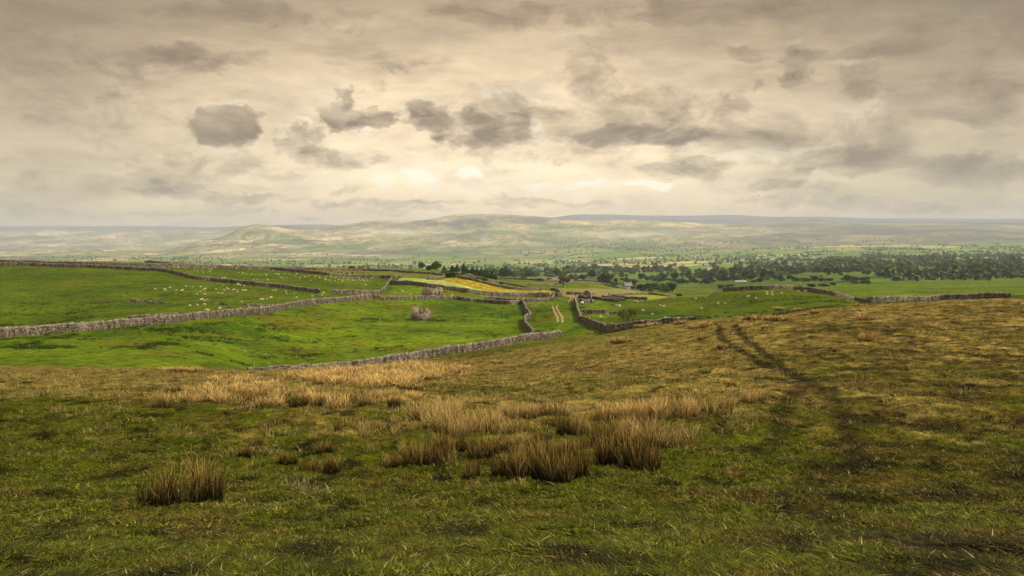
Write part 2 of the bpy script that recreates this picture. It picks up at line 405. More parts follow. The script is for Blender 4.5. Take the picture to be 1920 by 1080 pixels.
RUTS = []
def albedo(x, y, z):
    px, py = proj(x, y, z)
    cpx = 960 + F * x / np.maximum(y, 6)
    n = x.shape + (3,)
    me_ = moor_end(cpx)
    # moor
    a = fbm(x / 3.2, y / 4.2, 4, .6); b = fbm(x / .8 + 5, y / 1.1, 3, .6); g = fbm(x / 16 + 2, y / 22, 3)
    moss = np.array((.072, .080, .0035)); tan = np.array((.25, .178, .042)); brown = np.array((.085, .052, .009)); dark = np.array((.014, .014, .002))
    tw = sstep(14, 40, y) * .62 + sstep(40, 90, y) * .22 - .15 * (y < 14) + a * .7 + g * .5 + b * .4
    tw = tw - .5 * sstep(150, 200, y)
    c = np.ones(n) * moss
    c = blend(c, tan, sstep(.25, .95, tw))
    c = blend(c, brown, sstep(.05, .5, fbm(x / 2.1 + 40, y / 3.5 + 3, 4, .6) + .10 + .15 * sstep(1250, 1600, cpx)) * .6)
    c = blend(c, dark, sstep(.04, .34, fbm(x / 1.1 + 70, y / 2.0 + 3, 4, .75)) * .9)
    c = blend(c, (.022, .016, .004), sstep(1380, 1600, cpx) * (1 - sstep(70, 110, y)) * sstep(-.1, .35, fbm(x / 2.6 + 12, y / 3.4, 4, .6)) * .8)  # vignette darkening at lower right, painted into the moor colour
    for path in RUTS:
        q = np.full(x.shape, 99.); m_ = (y < 140) & (y > 18) & (cpx > 1250)
        xm, ym = x[m_], y[m_]; qm = q[m_]
        for (a0, b0), (a1, b1) in zip(path[:-1], path[1:]):
            dx, dy = a1 - a0, b1 - b0; t_ = np.clip(((xm - a0) * dx + (ym - b0) * dy) / (dx * dx + dy * dy + 1e-9), 0, 1)
            qm = np.minimum(qm, np.hypot(xm - a0 - t_ * dx, ym - b0 - t_ * dy))
        q[m_] = qm
        c = blend(c, (.020, .016, .004), (1 - sstep(.16, .52, q + .35 * fbm(x / 1.1 + 8, y / 1.6, 4, .65))) * (.82 - .2 * (1 - sstep(28, 60, y))))
    # greener strips on the moor
    strip = np.exp(-((py - (648 + (cpx - 950) * -.055)) / 9.0) ** 2) * sstep(900, 960, cpx) * (1 - sstep(1200, 1330, cpx))
    c = blend(c, (.12, .13, .012), strip * .55)
    c = blend(c, (.085, .10, .010), np.exp(-((py - 728) / 9) ** 2) * sstep(330, 380, cpx) * (1 - sstep(520, 640, cpx)) * .8)
    # pasture
    pa = fbm(x / 30, y / 60, 4); pb = fbm(x / 5, y / 9, 4, .65); pd = fbm(x / 3.0 + 11, y / 5.0 + 70, 4, .6)
    grass = np.ones(n) * np.array((.098, .150, .004))
    grass = blend(grass, (.138, .19, .006), sstep(-.1, .5, pa + .6 * pb))
    grass = blend(grass, (.045, .085, .003), sstep(.0, .4, -pa + .7 * pb) * .85)
    grass = blend(grass, (.13, .11, .010), sstep(.0, .45, fbm(x / 22 + 50, y / 30, 4)) * .7)
    grass = blend(grass, (.018, .028, .003), sstep(.24, .42, pd) * .75)
    # fields of their own tint; left and right ones painted darker for patchy light
    wallpy = np.interp(px, [0, 288, 340, 418, 485, 552, 623, 697, 715], [635, 607, 603, 594, 588, 575, 567, 560, 551])
    left = ((py < wallpy) & (px < 735) & (y > 200) & (y < 800)) * 1.0
    grass = blend(grass, (.065, .092, .003), left * .6)
    right = (cpx > 1145) & (y < 460)
    grass = blend(grass, (.070, .092, .003), .75 * sstep(1120, 1180, cpx) * (y < 460))
    grass = blend(grass, (.04, .10, .004), .6 * np.exp(-((px - 1235) / 75) ** 2 - ((py - 592) / 9) ** 2) * (y < 300))
    hor = np.where(inpoly(px, py, OLIVE) & (y > 400) & (y < 720), .65, 0)
    grass = blend(grass, (.165, .165, .016), hor)
    yel = np.where(inpoly(px, py, YELLOW) & (y > 380) & (y < 620), 1., 0)
    grass = blend(grass, (.45, .29, .022), yel * np.clip(.62 + pb * 1.2 + fbm(x / 2, y / 9, 3) * .8, .1, 1))
    pal = np.where(inpoly(px, py, PALE) & (y > 380) & (y < 620), 1., 0)
    grass = blend(grass, (.36, .40, .10), pal * np.clip(.8 + pb * .8, .3, 1))
    yp = np.where(inpoly(px, py, YPAD) & (y > 380) & (y < 760), 1., 0)
    grass = blend(grass, (.30, .28, .02), yp * .9)
    ro = np.where(inpoly(px, py, ROUGH) & (y > 380) & (y < 800), 1., 0)
    grass = blend(grass, (.30, .23, .085), ro * np.clip(.65 + pb * 1.3, 0, 1))
    # dark rushy hollows in the green fields, and a shade line painted by the barn
    for (ex, ey, rx, ry, s) in [(690, 599, 32, 3.2, .8), (735, 603, 12, 2, .6), (700, 610, 8, 1.5, .6), (305, 616, 22, 3, .8), (525, 633, 22, 3.0, .6), (640, 614, 18, 3, .5),
                                (750, 635, 16, 2.5, .6), (850, 628, 14, 2, .4), (880, 600, 18, 2, .5), (830, 601, 26, 1.5, .7), (765, 599, 26, 1.5, .6), (400, 545, 16, 2, .6),
                                (352, 552, 30, 3, .5), (305, 555, 14, 3, .8), (420, 557, 22, 3, .6), (490, 552, 12, 2, .5), (990, 592, 8, 3, .4), (1010, 583, 9, 4, .7),
                                (1022, 594, 9, 3, .6), (1000, 602, 8, 3, .5), (1095, 588, 10, 4, .5), (1250, 563, 22, 1.2, .6), (1275, 572, 14, 1, .6), (1230, 586, 16, 5, .5), (700, 533, 10, 1.2, .5), (640, 532, 14, 1.2, .4), (560, 529, 10, 1.2, .4), (1080, 578, 14, 3, .6)]:
        nn = fbm(x / 4 + ex, y / 7, 3) * 1.6
        dd = np.sqrt(((px - ex) / rx) ** 2 + ((py - ey) / ry) ** 2) + nn
        grass = blend(grass, (.020, .030, .004), (1 - sstep(.5, 1.1, dd)) * s * (y < 700))
    w = sstep(me_ - 6, me_ + 6, y + fbm(x / 4, y / 4, 3) * 14)
    c = c * (1 - w[..., None]) + grass * w[..., None]
    # valley
    far = y > 850
    if far.any():
        xf, yf = x[far], y[far]; pxf, pyf = px[far], py[far]
        f1, f2, idh = valley_fields(xf, yf)
        h = ((idh * 2654435761) & 0xffff) / 65535.0
        pal_ = np.array([(.085, .135, .018), (.11, .17, .02), (.11, .165, .015), (.14, .17, .03), (.07, .11, .02), (.12, .15, .035), (.20, .20, .06), (.36, .29, .14), (.10, .15, .03), (.10, .15, .02)])
        vf = pal_[(h * len(pal_)).astype(int) % len(pal_)]
        near_tan = ((h * len(pal_)).astype(int) % len(pal_) == 7) & (yf < 1800)
        vf[near_tan] = pal_[1]
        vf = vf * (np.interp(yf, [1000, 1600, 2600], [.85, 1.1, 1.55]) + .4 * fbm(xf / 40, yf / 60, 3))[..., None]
        edge = 1 - sstep(6, 16, f2 - f1)
        vf = blend(vf, (.03, .045, .012), edge * .8)
        yy = yf + fbm(xf / 500, yf / 500, 4) * 700
        # open hillsides
        hn = fbm(xf / 600 + 4, yf / 900, 5, .6); hn2 = fbm(xf / 220 + 14, yf / 500 + 8, 5, .6); hn3 = fbm(xf / 1400 + 40, yf / 1700, 4)
        hill = np.ones(vf.shape) * np.array((.36, .30, .16))
        hill = blend(hill, (.66, .52, .30), sstep(.0, .35, hn + .8 * hn2))
        hill = blend(hill, (.12, .19, .035), sstep(-.02, .28, -hn + .6 * hn2) * .85)
        hill = blend(hill, (.10, .075, .09), sstep(.04, .26, hn3 + .6 * hn2) * .85)
        hill = blend(hill, (.045, .05, .035), sstep(.42, .55, hn2 - .2 * hn) * .6)
        fine = fbm(xf / 55 + 9, yf / 170 + 3, 4, .65)
        hill = hill * (1 + .75 * fine)[..., None]
        gul = np.abs(fbm(xf / 260 + 33, yf / 1500 + 2, 4, .6)); hill = blend(hill, (.07, .075, .05), (1 - sstep(.0, .045, gul)) * .6)
        low_ = (1 - sstep(7800, 9600, yy)) * sstep(-.25, .25, fbm(xf / 900 + 70, yf / 900, 3))
        hill = blend(hill, (.11, .17, .03), low_ * .55 * (h > .45)); hill = blend(hill, (.03, .045, .015), (1 - sstep(8, 20, f2 - f1)) * .7 * (1 - sstep(8600, 9800, yy)))
        w = sstep(6000, 7400, yy + 1200 * (1 - sstep(500, 900, pxf)))
        # green wooded flank in the middle, bluish distance haze painted on the far tops
        fl = np.exp(-((pxf - 1130) / 260) ** 2) * np.exp(-((pyf - 462) / 20) ** 2)
        hill = blend(hill, (.10, .17, .03), fl * .9 * np.clip(.7 + hn2, 0, 1))
        lime = np.exp(-((pxf - 1180) / 110) ** 2 - ((pyf - 440 + (pxf - 1180) * .02) / 6) ** 2) + np.exp(-((pxf - 740) / 80) ** 2 - ((pyf - 436) / 7) ** 2)
        hill = blend(hill, (.66, .56, .38), lime * np.clip(.6 + hn2 * 1.3, 0, 1))
        qy = np.exp(-(((pxf - 1335) / 42) ** 4) - ((pyf - 456 - (pxf - 1335) * .09) / 4.2) ** 4)
        hill = blend(hill, (.42, .27, .20), qy)
        hill = blend(hill, (.09, .085, .085), sstep(1300, 1500, pxf) * .55)
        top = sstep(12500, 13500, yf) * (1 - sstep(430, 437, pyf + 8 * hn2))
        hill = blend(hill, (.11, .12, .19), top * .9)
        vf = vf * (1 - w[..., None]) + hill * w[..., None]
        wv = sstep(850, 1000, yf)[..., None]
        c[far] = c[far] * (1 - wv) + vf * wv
    return np.clip(c, 0, 1)

for line in ([(1349, 609), (1348, 622), (1352, 634), (1365, 643), (1385, 655), (1405, 665), (1425, 677), (1440, 690)],
             [(1378, 609), (1385, 620), (1402, 640), (1420, 652), (1440, 666), (1460, 680), (1475, 692)],
             [(1425, 677), (1455, 694), (1490, 706), (1530, 718), (1560, 740), (1580, 775), (1592, 820), (1604, 880)], [(1475, 692), (1510, 712), (1500, 730), (1470, 760), (1462, 800), (1440, 850)]):
    RUTS.append([hit(*p)[:2] for p in line])
px_in = np.arange(-20, 1941, 2.4)
px_all = np.concatenate([np.linspace(-1500, -20, 110)[:-1], px_in, np.linspace(1940, 3400, 110)])
rows = np.concatenate([np.linspace(-6, 4, 14)[:-1], np.exp(np.linspace(math.log(4), math.log(10), 60))[:-1],
                       np.exp(np.linspace(math.log(10), math.log(230), 520))[:-1],
                       np.exp(np.linspace(math.log(230), math.log(1200), 330))[:-1],
                       np.exp(np.linspace(math.log(1200), math.log(24000), 420))])
U = (px_all - 960) / F
YY = rows[:, None] * np.ones((1, len(U)))
XX = U[None, :] * (np.maximum(rows[:, None], 1) + np.maximum(0, 8 - rows[:, None]) * .9)
ZZ = H(XX, YY)
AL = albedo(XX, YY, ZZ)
nr, nc = XX.shape
idx = (np.arange(nr - 1)[:, None] * nc + np.arange(nc - 1)[None, :]).ravel()
quads = np.stack([idx, idx + 1, idx + nc + 1, idx + nc], 1)
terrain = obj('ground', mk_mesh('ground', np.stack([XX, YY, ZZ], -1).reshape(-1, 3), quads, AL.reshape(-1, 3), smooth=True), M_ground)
tag(terrain, kind='structure', label='grassy moor, pasture, valley floor and distant fells')

# ------------------------------------------------------------------ tracks
def ribbon(name, pts, w, mat, jitter=.25, lift=.03, label=None, parts=None):
    V, Q = [], []
    for line in pts:
        P = [hit(*p[:2], *(p[2:] if len(p) > 2 else ())) for p in line]
        P = np.array([(p[0], p[1]) for p in P])
        L = np.concatenate([[0], np.cumsum(np.hypot(*np.diff(P, axis=0).T))])
        s = np.arange(0, L[-1], .5)
        X = np.interp(s, L, P[:, 0]); Y = np.interp(s, L, P[:, 1])
        # smooth
        k = np.ones(9) / 9
        if len(X) > 20:
            X = np.convolve(np.pad(X, 4, 'edge'), k, 'valid'); Y = np.convolve(np.pad(Y, 4, 'edge'), k, 'valid')
        tx = np.gradient(X); ty = np.gradient(Y); l = np.hypot(tx, ty); nx, ny = -ty / l, tx / l
        base = len(V)
        fade = np.minimum(1, np.minimum(s, L[-1] - s) / 3)
        ww = w * (.55 + .45 * fade) * (1 + jitter * 2 * fbm(s / 2.5, s * 0 + base, 3))
        wo = jitter * 1.5 * fbm(s / 3, s * 0 + 9 + base, 2)
        m = 5
        for a in np.linspace(-.5, .5, m):
            xx = X + nx * (a * ww + wo); yy_ = Y + ny * (a * ww + wo)
            zz = H(xx, yy_) + lift
            V += list(zip(xx, yy_, zz))
        n = len(X)
        for j in range(m - 1):
            for i in range(n - 1):
                Q.append((base + j * n + i, base + j * n + i + 1, base + (j + 1) * n + i + 1, base + (j + 1) * n + i))
    o = obj(name, mk_mesh(name, np.array(V), np.array(Q), smooth=True), mat)
    tag(o, label=label, kind='structure')
    return o

ribbon('farm_track', [
    [(1037.5, 571), (1036.5, 576), (1038, 581), (1041, 587), (1045, 594), (1046, 600), (1046.5, 605)],
    [(1046, 571), (1043.5, 575), (1044.5, 580), (1049, 587), (1053.5, 593), (1055, 599), (1054, 606)],
    [(1068, 553), (1070, 557), (1071, 560), (1068, 563), (1066, 566)],
    [(1073, 553.5), (1076, 557), (1075.5, 560), (1073, 563), (1072, 566)]], .62, M_track, label='pale bare wheel tracks along the walled green lane')
# ------------------------------------------------------------------ dry stone walls
def wall_line(pts):
    P = []
    for p in pts:
        h = hit(*p)
        P.append((h[0], h[1]))
    P = np.array(P)
    L = np.concatenate([[0], np.cumsum(np.hypot(*np.diff(P, axis=0).T))])
    return P, L

def stone_wall(label, pts, h=1.4, rough=.08, ends=(1, 1), step=.55, thick=.7, group='dry stone field walls', name='stone_wall', jag=.18, hs=None):
    P, L = wall_line(pts)
    s = np.arange(0, L[-1] + 1e-6, step)
    X = np.interp(s, L, P[:, 0]); Y = np.interp(s, L, P[:, 1])
    k = np.ones(7) / 7
    if len(X) > 14:
        X = np.convolve(np.pad(X, 3, 'edge'), k, 'valid'); Y = np.convolve(np.pad(Y, 3, 'edge'), k, 'valid')
    X = X + .25 * fbm(s / 9, s * 0 + P[0, 0], 2); Y = Y + .25 * fbm(s / 9 + 50, s * 0 + P[0, 1], 2)
    tx = np.gradient(X); ty = np.gradient(Y); l = np.hypot(tx, ty) + 1e-9; nx, ny = -ty / l, tx / l
    B = H(X, Y)
    endf = np.ones(len(s))
    if ends[0] < 1: endf = np.minimum(endf, ends[0] + (1 - ends[0]) * np.clip(s / 14, 0, 1))
    if ends[1] < 1: endf = np.minimum(endf, ends[1] + (1 - ends[1]) * np.clip((L[-1] - s) / 14, 0, 1))
    seed = abs(P[0, 0]) % 97
    if hs: endf = endf * np.interp(s, L, hs)
    hh = h * endf * (1 + jag * fbm(s / 5, s * 0 + seed, 3) * 1.2) + rough * rng.normal(size=len(s)) * .6
    tk = thick * np.clip(endf * 1.4, .35, 1)
    prof = [(-.5, -.25), (-.48, .0), (-.44, .33), (-.39, .66), (-.33, .93), (-.15, 1.0), (.15, 1.0), (.33, .93), (.39, .66), (.44, .33), (.48, .0), (.5, -.25)]
    n = len(s); m = len(prof)
    V = np.zeros((n, m, 3))
    for j, (a, b) in enumerate(prof):
        jit = rng.normal(size=n) * rough * .45
        V[:, j, 0] = X + nx * (a * tk + jit); V[:, j, 1] = Y + ny * (a * tk + jit)
        V[:, j, 2] = B + b * hh + rng.normal(size=n) * rough * .3
    Q = []
    i = np.arange(n - 1)[:, None] * m; j = np.arange(m - 1)[None, :]
    a = (i + j).ravel(); Q = np.stack([a, a + 1, a + m + 1, a + m], 1)
    caps = [np.array([list(range(m))]), np.array([list(range((n - 1) * m, n * m))[::-1]])]
    root = obj(name, mk_mesh(name, V.reshape(-1, 3), [Q] + caps), M_stone)
    tag(root, label, 'stone wall', group, 'thing')
    # coping: one course of stones stood on edge, its top stepping up and down
    k = max(2, int(L[-1] / .3)); cs = np.sort(np.concatenate([np.linspace(.05, L[-1] - .05, k), np.linspace(.05, L[-1] - .05, k)[1:-1] + .05]))
    tops = np.repeat(rng.uniform(.06, .30, k) * min(1, h), 2)[1:-1] * np.interp(cs, s, np.clip(endf, .3, 1)) * (rng.random(len(cs)) > .04)
    cxx = np.interp(cs, s, X); cyy = np.interp(cs, s, Y); cb = np.interp(cs, s, B + hh); nnx = np.interp(cs, s, nx); nny = np.interp(cs, s, ny)
    cp_ = [(-.26, -.1), (-.2, .55), (-.13, 1), (.13, 1), (.2, .55), (.26, -.1)]; m = 6
    V = np.zeros((len(cs), m, 3)); wj = (1 + .2 * rng.normal(size=len(cs))) * np.interp(cs, s, np.clip(endf * 1.4, .35, 1))
    for q, (a, b) in enumerate(cp_):
        V[:, q, 0] = cxx + nnx * a * wj; V[:, q, 1] = cyy + nny * a * wj; V[:, q, 2] = cb + (b * np.maximum(tops, .03) if b > 0 else -.06)
    a = (np.arange(len(cs) - 1)[:, None] * m + np.arange(m - 1)[None]).ravel()
    obj('coping', mk_mesh('coping', V.reshape(-1, 3), [np.stack([a, a + 1, a + m + 1, a + m], 1), np.array([list(range(m))]), np.array([list(range((len(cs) - 1) * m, len(cs) * m))[::-1]])]), M_cope, root)
    return root

W = stone_wall
W('long grey wall below the bright green field, nearest the camera', [(462, 693), (500, 692.5), (560, 691), (600, 690), (640, 688), (680, 685), (720, 681), (760, 676), (790, 672), (825, 667), (860, 661.5), (890, 658), (920, 653), (945, 648), (965, 644), (990, 639), (1015, 637), (1035, 634), (1052, 631)], 1.45, hs=[.15, .3, .36, .42, .5, .62, .74, .86, .94, 1, 1, 1, 1, 1, 1, 1, 1, 1, 1])
W('crooked wall on the left side of the green lane', [(978, 569), (983, 577), (986, 585), (991, 590), (994.5, 596), (992, 599), (985, 600), (984, 606), (984, 613), (990, 620), (996, 626), (998, 631), (1000, 638)], 1.5, jag=.3, rough=.13)
W('wall curving down the right side of the green lane', [(1083, 559), (1079, 565), (1079, 572), (1082, 581), (1084, 590), (1088, 599), (1087, 605), (1100, 607), (1112, 613), (1124, 619), (1136, 621.5), (1152, 621.5)], 1.55, jag=.25, rough=.12)
W('low wall half buried in tan grass behind the lone thorn tree', [(1152, 621.5), (1165, 619), (1180, 617), (1200, 613.5), (1225, 609.5), (1245, 606), (1270, 603.5), (1290, 600.5), (1312, 598.5)], 1.15, ends=(1, .3))
W('short straight wall stub jutting right from the lane wall', [(1088, 589), (1105, 588.5), (1125, 588.5), (1140, 588)], 1.4, ends=(1, .8))
W('low rubble line beyond the end of the short wall stub', [(1140, 588), (1150, 588.5), (1158, 588)], .45, name='stone_wall', rough=.15)
W('front wall of the small fold beside the white box', [(1085, 567), (1094, 568), (1102, 568), (1108, 568)], 1.2, rough=.12)
W('dark back wall of the small fold beside the white box', [(1083, 559), (1092, 560), (1100, 562), (1107, 563)], 1.3, rough=.12)
W('end wall of the small fold joining its front and back', [(1108, 568), (1108.5, 565), (1108, 562), (1107, 558)], 1.9, rough=.15)
W('dark wall running right from the small fold', [(1110, 560), (1125, 563), (1140, 565), (1158, 567), (1166, 567)], 1.25)
W('upper pale wall above the dark wall right of the fold', [(1128, 557), (1140, 558.5), (1155, 561), (1172, 564.5)], .8)
W('big light wall between the sheep field and the bright green field', [(-120, 643), (0, 633), (60, 628), (180, 619), (250, 612), (288, 608), (307, 607.5), (340, 603), (379, 597.5), (418, 594.5), (454, 590.5), (485, 588), (508, 585), (530, 581), (552, 575.5), (578, 572), (600, 570), (623, 567.5), (656, 564.5), (675, 562.5), (697, 560.5)], 1.6, thick=.8)
W('dark continuation of the big wall left of the gap', [(697, 560.5), (710, 562), (725, 562.5), (740, 562.5), (755, 562.5), (769.5, 562.5)], 1.4)
W('dark wall passing in front of the ruined gabled barn', [(774.5, 562.5), (790, 562), (818, 562), (835, 562), (851, 562.5), (870, 564.5), (896, 567), (925, 569.5), (955, 571.5), (978, 570)], 1.4)
W('wall behind and parallel to the field wall, ending at the lane', [(905, 563), (930, 564.5), (960, 567), (985, 567.5), (1004, 567), (1024, 566), (1036, 564), (1037, 559), (1040, 556)], 1.45)
W('long brown wall along the lower edge of the flower meadow', [(733, 532), (745, 534), (766, 534.5), (792, 537.5), (812, 540), (831, 542.5), (857, 546.5), (880, 550), (896, 552), (928, 555.5), (960, 556), (993, 556.5), (1015, 556.5), (1032, 556)], 1.75, thick=.8)
W('lit end of the meadow wall curling round beside the lane', [(1032, 556), (1040, 555.5), (1047, 555.5), (1053, 555), (1050, 551), (1045, 547), (1038, 545), (1030, 544)], 1.5, rough=.14)
W('dark wall slanting down between the two sheep fields', [(-120, 496), (60, 499), (180, 503), (288, 508), (307, 510), (327, 514), (346, 519.5), (366, 524), (398, 527.5), (431, 531), (457, 533.5), (482, 536), (508, 538.5), (539, 542), (571, 546.5), (602, 550)], 1.55, thick=.8)
W('dark level wall right of the field gateway', [(618, 550.5), (640, 551), (669, 551.5), (695, 551.5), (714, 551.5)], 1.5)
W('short lit wall climbing to the corner of the flower meadow', [(714, 551), (719, 547), (723, 542), (727, 536), (732, 530), (736, 525)], 1.6)
W('wall along the top of the upper sheep field below the cattle', [(-120, 491), (60, 494), (180, 498), (288, 500), (320, 500.5), (353, 501), (400, 501.5), (441, 503.5), (480, 504.5), (508, 505.5), (532, 508), (565, 511), (591, 514), (617, 517.5), (656, 519.5), (690, 521), (715, 521.5), (740, 522), (757, 520)], 1.5)
W('pale wall along the skyline of the ridge behind the cattle', [(500, 504), (545, 504.5), (590, 505.5), (642, 506.5), (680, 507.5), (720, 508.5), (745, 509.5), (779, 512.5), (800, 513.5), (818, 515.5), (832, 517.5)], 1.1)
W('faint wall on the far left ridge top above the sheep', [(-100, 486), (80, 487), (200, 490), (288, 493), (320, 494.5), (352, 496), (385, 497.5), (410, 499)], 1.0)
W('short pale wall between the pale and golden flowers', [(800, 524.5), (812, 524.5), (823, 524.5), (832, 521.5), (838, 519.5)], 1.2)
W('wall along the upper edge of the golden meadow', [(857, 520), (875, 524), (896, 529), (912, 533), (928, 537), (945, 540), (960, 542.5), (988, 544.5), (1012, 545.5)], 1.2)
W('outer wall beyond the golden meadow edged with tan grass', [(912, 526), (935, 530), (960, 535), (975, 538), (988, 540.5), (1002, 542.5), (1016, 544.5)], 1.0)
W('far wall crossing the green field behind the brown tree', [(992, 535.5), (1012, 535), (1032, 534.5), (1050, 534), (1060, 533.5), (1077, 530.5), (1104, 531.5), (1125, 533), (1138, 535.5), (1160, 540.5), (1175, 542.5)], 1.2, step=.9)
W('farthest thin wall below the two big round trees', [(930, 522), (965, 523.5), (1000, 526), (1030, 527.5), (1050, 527), (1075, 526), (1100, 527), (1150, 531)], 1.1, step=.9)
W('dark wall over the crest of the right hand pasture', [(1329, 550.5), (1345, 547.5), (1358, 546), (1372, 545.5), (1393, 544.5), (1414, 543.5), (1435, 542.8), (1455, 542.5), (1475, 543), (1490, 544), (1508, 545.8), (1525, 548), (1545, 551.5), (1566, 555.5), (1584, 559.5), (1601, 563), (1618, 566), (1632, 567, 260, 295), (1680, 565, 255, 290), (1760, 562, 250, 285), (1900, 559, 245, 280)], 1.35)
W('curved wall round the small yellow paddock', [(1140, 555), (1155, 555), (1167, 554), (1180, 552.5), (1197, 551.5), (1215, 551.5), (1232, 553.5), (1246, 555.5), (1262, 556.5)], 1.2, step=.8)
W('dark straight wall below the small yellow paddock', [(1148, 556.5), (1160, 559), (1174, 561), (1195, 562), (1216, 562.5)], 1.1, step=.8)
W('ruined wall stub with a leaning end among the left sheep', [(404, 571), (412, 571), (420, 572), (426, 573)], 1.3, ends=(.2, 1), rough=.18)
W('collapsed wall remnant at the far left of the sheep field', [(240, 567), (270, 567), (288, 568), (302, 568), (315, 569)], 1.1, ends=(1, .2), rough=.2)
W('tumbled line of stones in the grass above the big light wall', [(457, 573), (480, 572.5), (500, 573), (512, 573.5)], .5, rough=.2)
W('tumbled stones in the corner above the big light wall', [(240, 597), (288, 594.5), (310, 592), (340, 591)], .55, rough=.2)
W('broken wall beside the track near the small stone hut', [(1060, 552), (1070, 552.5), (1082, 552.5), (1090, 554), (1092, 557)], 1.2, rough=.2)

# ------------------------------------------------------------------ ruins and huts
def shell_wall(name, parent, A, B, heights, t=.5, base=-.4, openings=(), zb=0.):
    """stone wall from A to B (local xy) with the given top heights along it; real openings (s0, s1, z0, z1)"""
    A = np.array(A, float); B = np.array(B, float); L = np.linalg.norm(B - A); d = (B - A) / L; nrm = np.array((-d[1], d[0]))
    ts = sorted(set(list(np.linspace(0, L, max(6, int(L / .3)))) + [o for op in openings for o in op[:2]]))
    hs = np.array([h for _, h in heights]); hp = np.array([p for p, _ in heights]) * L
    V, Fq = [], []
    def block(s0, s1, z0, z1a, z1b):
        i = len(V)
        for s in (s0, s1):
            for o in (-t / 2, t / 2):
                p = A + d * s + nrm * o
                V.append((p[0], p[1], z0)); V.append((p[0], p[1], z1a if s == s0 else z1b))
        Fq.extend([(i, i + 4, i + 5, i + 1), (i + 2, i + 3, i + 7, i + 6), (i + 1, i + 5, i + 7, i + 3), (i, i + 1, i + 3, i + 2), (i + 4, i + 6, i + 7, i + 5), (i, i + 2, i + 6, i + 4)])
    top = {s: float(np.interp(s, hp, hs)) + random.uniform(-.05, .05) for s in ts}
    for s0, s1 in zip(ts[:-1], ts[1:]):
        mid = (s0 + s1) / 2; op = [o for o in openings if o[0] < mid < o[1]]
        if op:
            o = op[0]
            if o[2] > 0: block(s0, s1, base, o[2], o[2])
            if min(top[s0], top[s1]) > o[3]: block(s0, s1, o[3], top[s0], top[s1])
        else: block(s0, s1, base, top[s0], top[s1])
    o = obj(name, mk_mesh(name, np.array(V), np.array(Fq)), M_barnstone, parent)
    return o

def at(px, py, **k): return hit(px, py, **k)
b = at(789, 600); r = empty('ruined_barn', b, R(-31)); s = b[1] / F
tag(r, 'roofless tumbledown stone barn standing alone in the bright green field', 'ruin', 'ruined field barns')
w, l = 4.4, 3.7
shell_wall('wall', r, (-w/2, -l/2), (w/2, -l/2), [(0, 3.9), (.12, 3.8), (.5, 2.6), (.68, 2.1), (1, 2.2)])
shell_wall('wall', r, (w/2, -l/2 + .25), (w/2, l/2 - .25), [(0, 2.2), (.4, 2.6), (1, 2.9)])
shell_wall('wall', r, (w/2, l/2), (-w/2, l/2), [(0, 2.9), (.42, 3.8), (.47, 3.4), (.52, 2.0), (.66, 2.0), (.74, 3.8), (1, 4.1)])
shell_wall('wall', r, (-w/2, l/2 - .25), (-w/2, -l/2 + .25), [(0, 4.1), (.5, 4.3), (1, 3.9)])
b = at(811, 556.5); r = empty('ruined_barn', b, R(-38))
tag(r, 'roofless gabled stone barn with a dark doorway behind the field wall', 'ruin', 'ruined field barns')
w, l = 5.4, 6.0
shell_wall('wall', r, (-w/2, -l/2), (w/2, -l/2), [(0, 2.9), (.5, 4.1), (1, 2.8)])
shell_wall('wall', r, (w/2, -l/2 + .25), (w/2, l/2 - .25), [(0, 3.1), (.2, 3.6), (.45, 3.9), (.6, 3.0), (.72, 2.9), (.8, 4.0), (1, 3.7)], openings=[(1.0, 1.7, .9, 1.7), (3.1, 4.0, -.5, 2.2)])
shell_wall('wall', r, (w/2, l/2), (-w/2, l/2), [(0, 3.5), (.4, 4.2), (.7, 3.4), (1, 2.6)])
shell_wall('wall', r, (-w/2, l/2 - .25), (-w/2, -l/2 + .25), [(0, 2.6), (.5, 2.3), (1, 2.9)])

def house_mesh(w, l, h, rise):
    V = [(-w/2, -l/2, -1), (w/2, -l/2, -1), (w/2, l/2, -1), (-w/2, l/2, -1), (-w/2, -l/2, h), (w/2, -l/2, h), (w/2, l/2, h), (-w/2, l/2, h), (-w/2, 0, h + rise), (w/2, 0, h + rise)]
    me = bpy.data.meshes.new('wall'); me.from_pydata(V, [], [(0, 1, 5, 4), (2, 3, 7, 6), (1, 2, 6, 9, 5), (3, 0, 4, 8, 7), (0, 3, 2, 1)]); me.update(); return me
def roof_mesh(w, l, h, rise, o=.25, t=.18):
    k = rise / (l / 2); e = l / 2 + o; V = []
    for x in (-w/2 - o, w/2 + o):
        V += [(x, -e, h - k * o), (x, 0, h + rise), (x, e, h - k * o), (x, -e, h - k * o + t), (x, 0, h + rise + t), (x, e, h - k * o + t)]
    me = bpy.data.meshes.new('roof')
    me.from_pydata(V, [], [(3, 9, 10, 4), (4, 10, 11, 5), (0, 1, 7, 6), (1, 2, 8, 7), (0, 6, 9, 3), (2, 5, 11, 8), (0, 3, 4, 1), (1, 4, 5, 2), (6, 7, 10, 9), (7, 8, 11, 10)]); me.update(); return me
def box_mesh(name, boxes):
    V, Q = [], []
    for (x0, x1, y0, y1, z0, z1) in boxes:
        i = len(V); V += [(x0, y0, z0), (x1, y0, z0), (x1, y1, z0), (x0, y1, z0), (x0, y0, z1), (x1, y0, z1), (x1, y1, z1), (x0, y1, z1)]
        Q += [tuple(i + j for j in f) for f in [(0, 3, 2, 1), (4, 5, 6, 7), (0, 1, 5, 4), (1, 2, 6, 5), (2, 3, 7, 6), (3, 0, 4, 7)]]
    me = bpy.data.meshes.new(name); me.from_pydata(V, [], Q); me.update(); return me

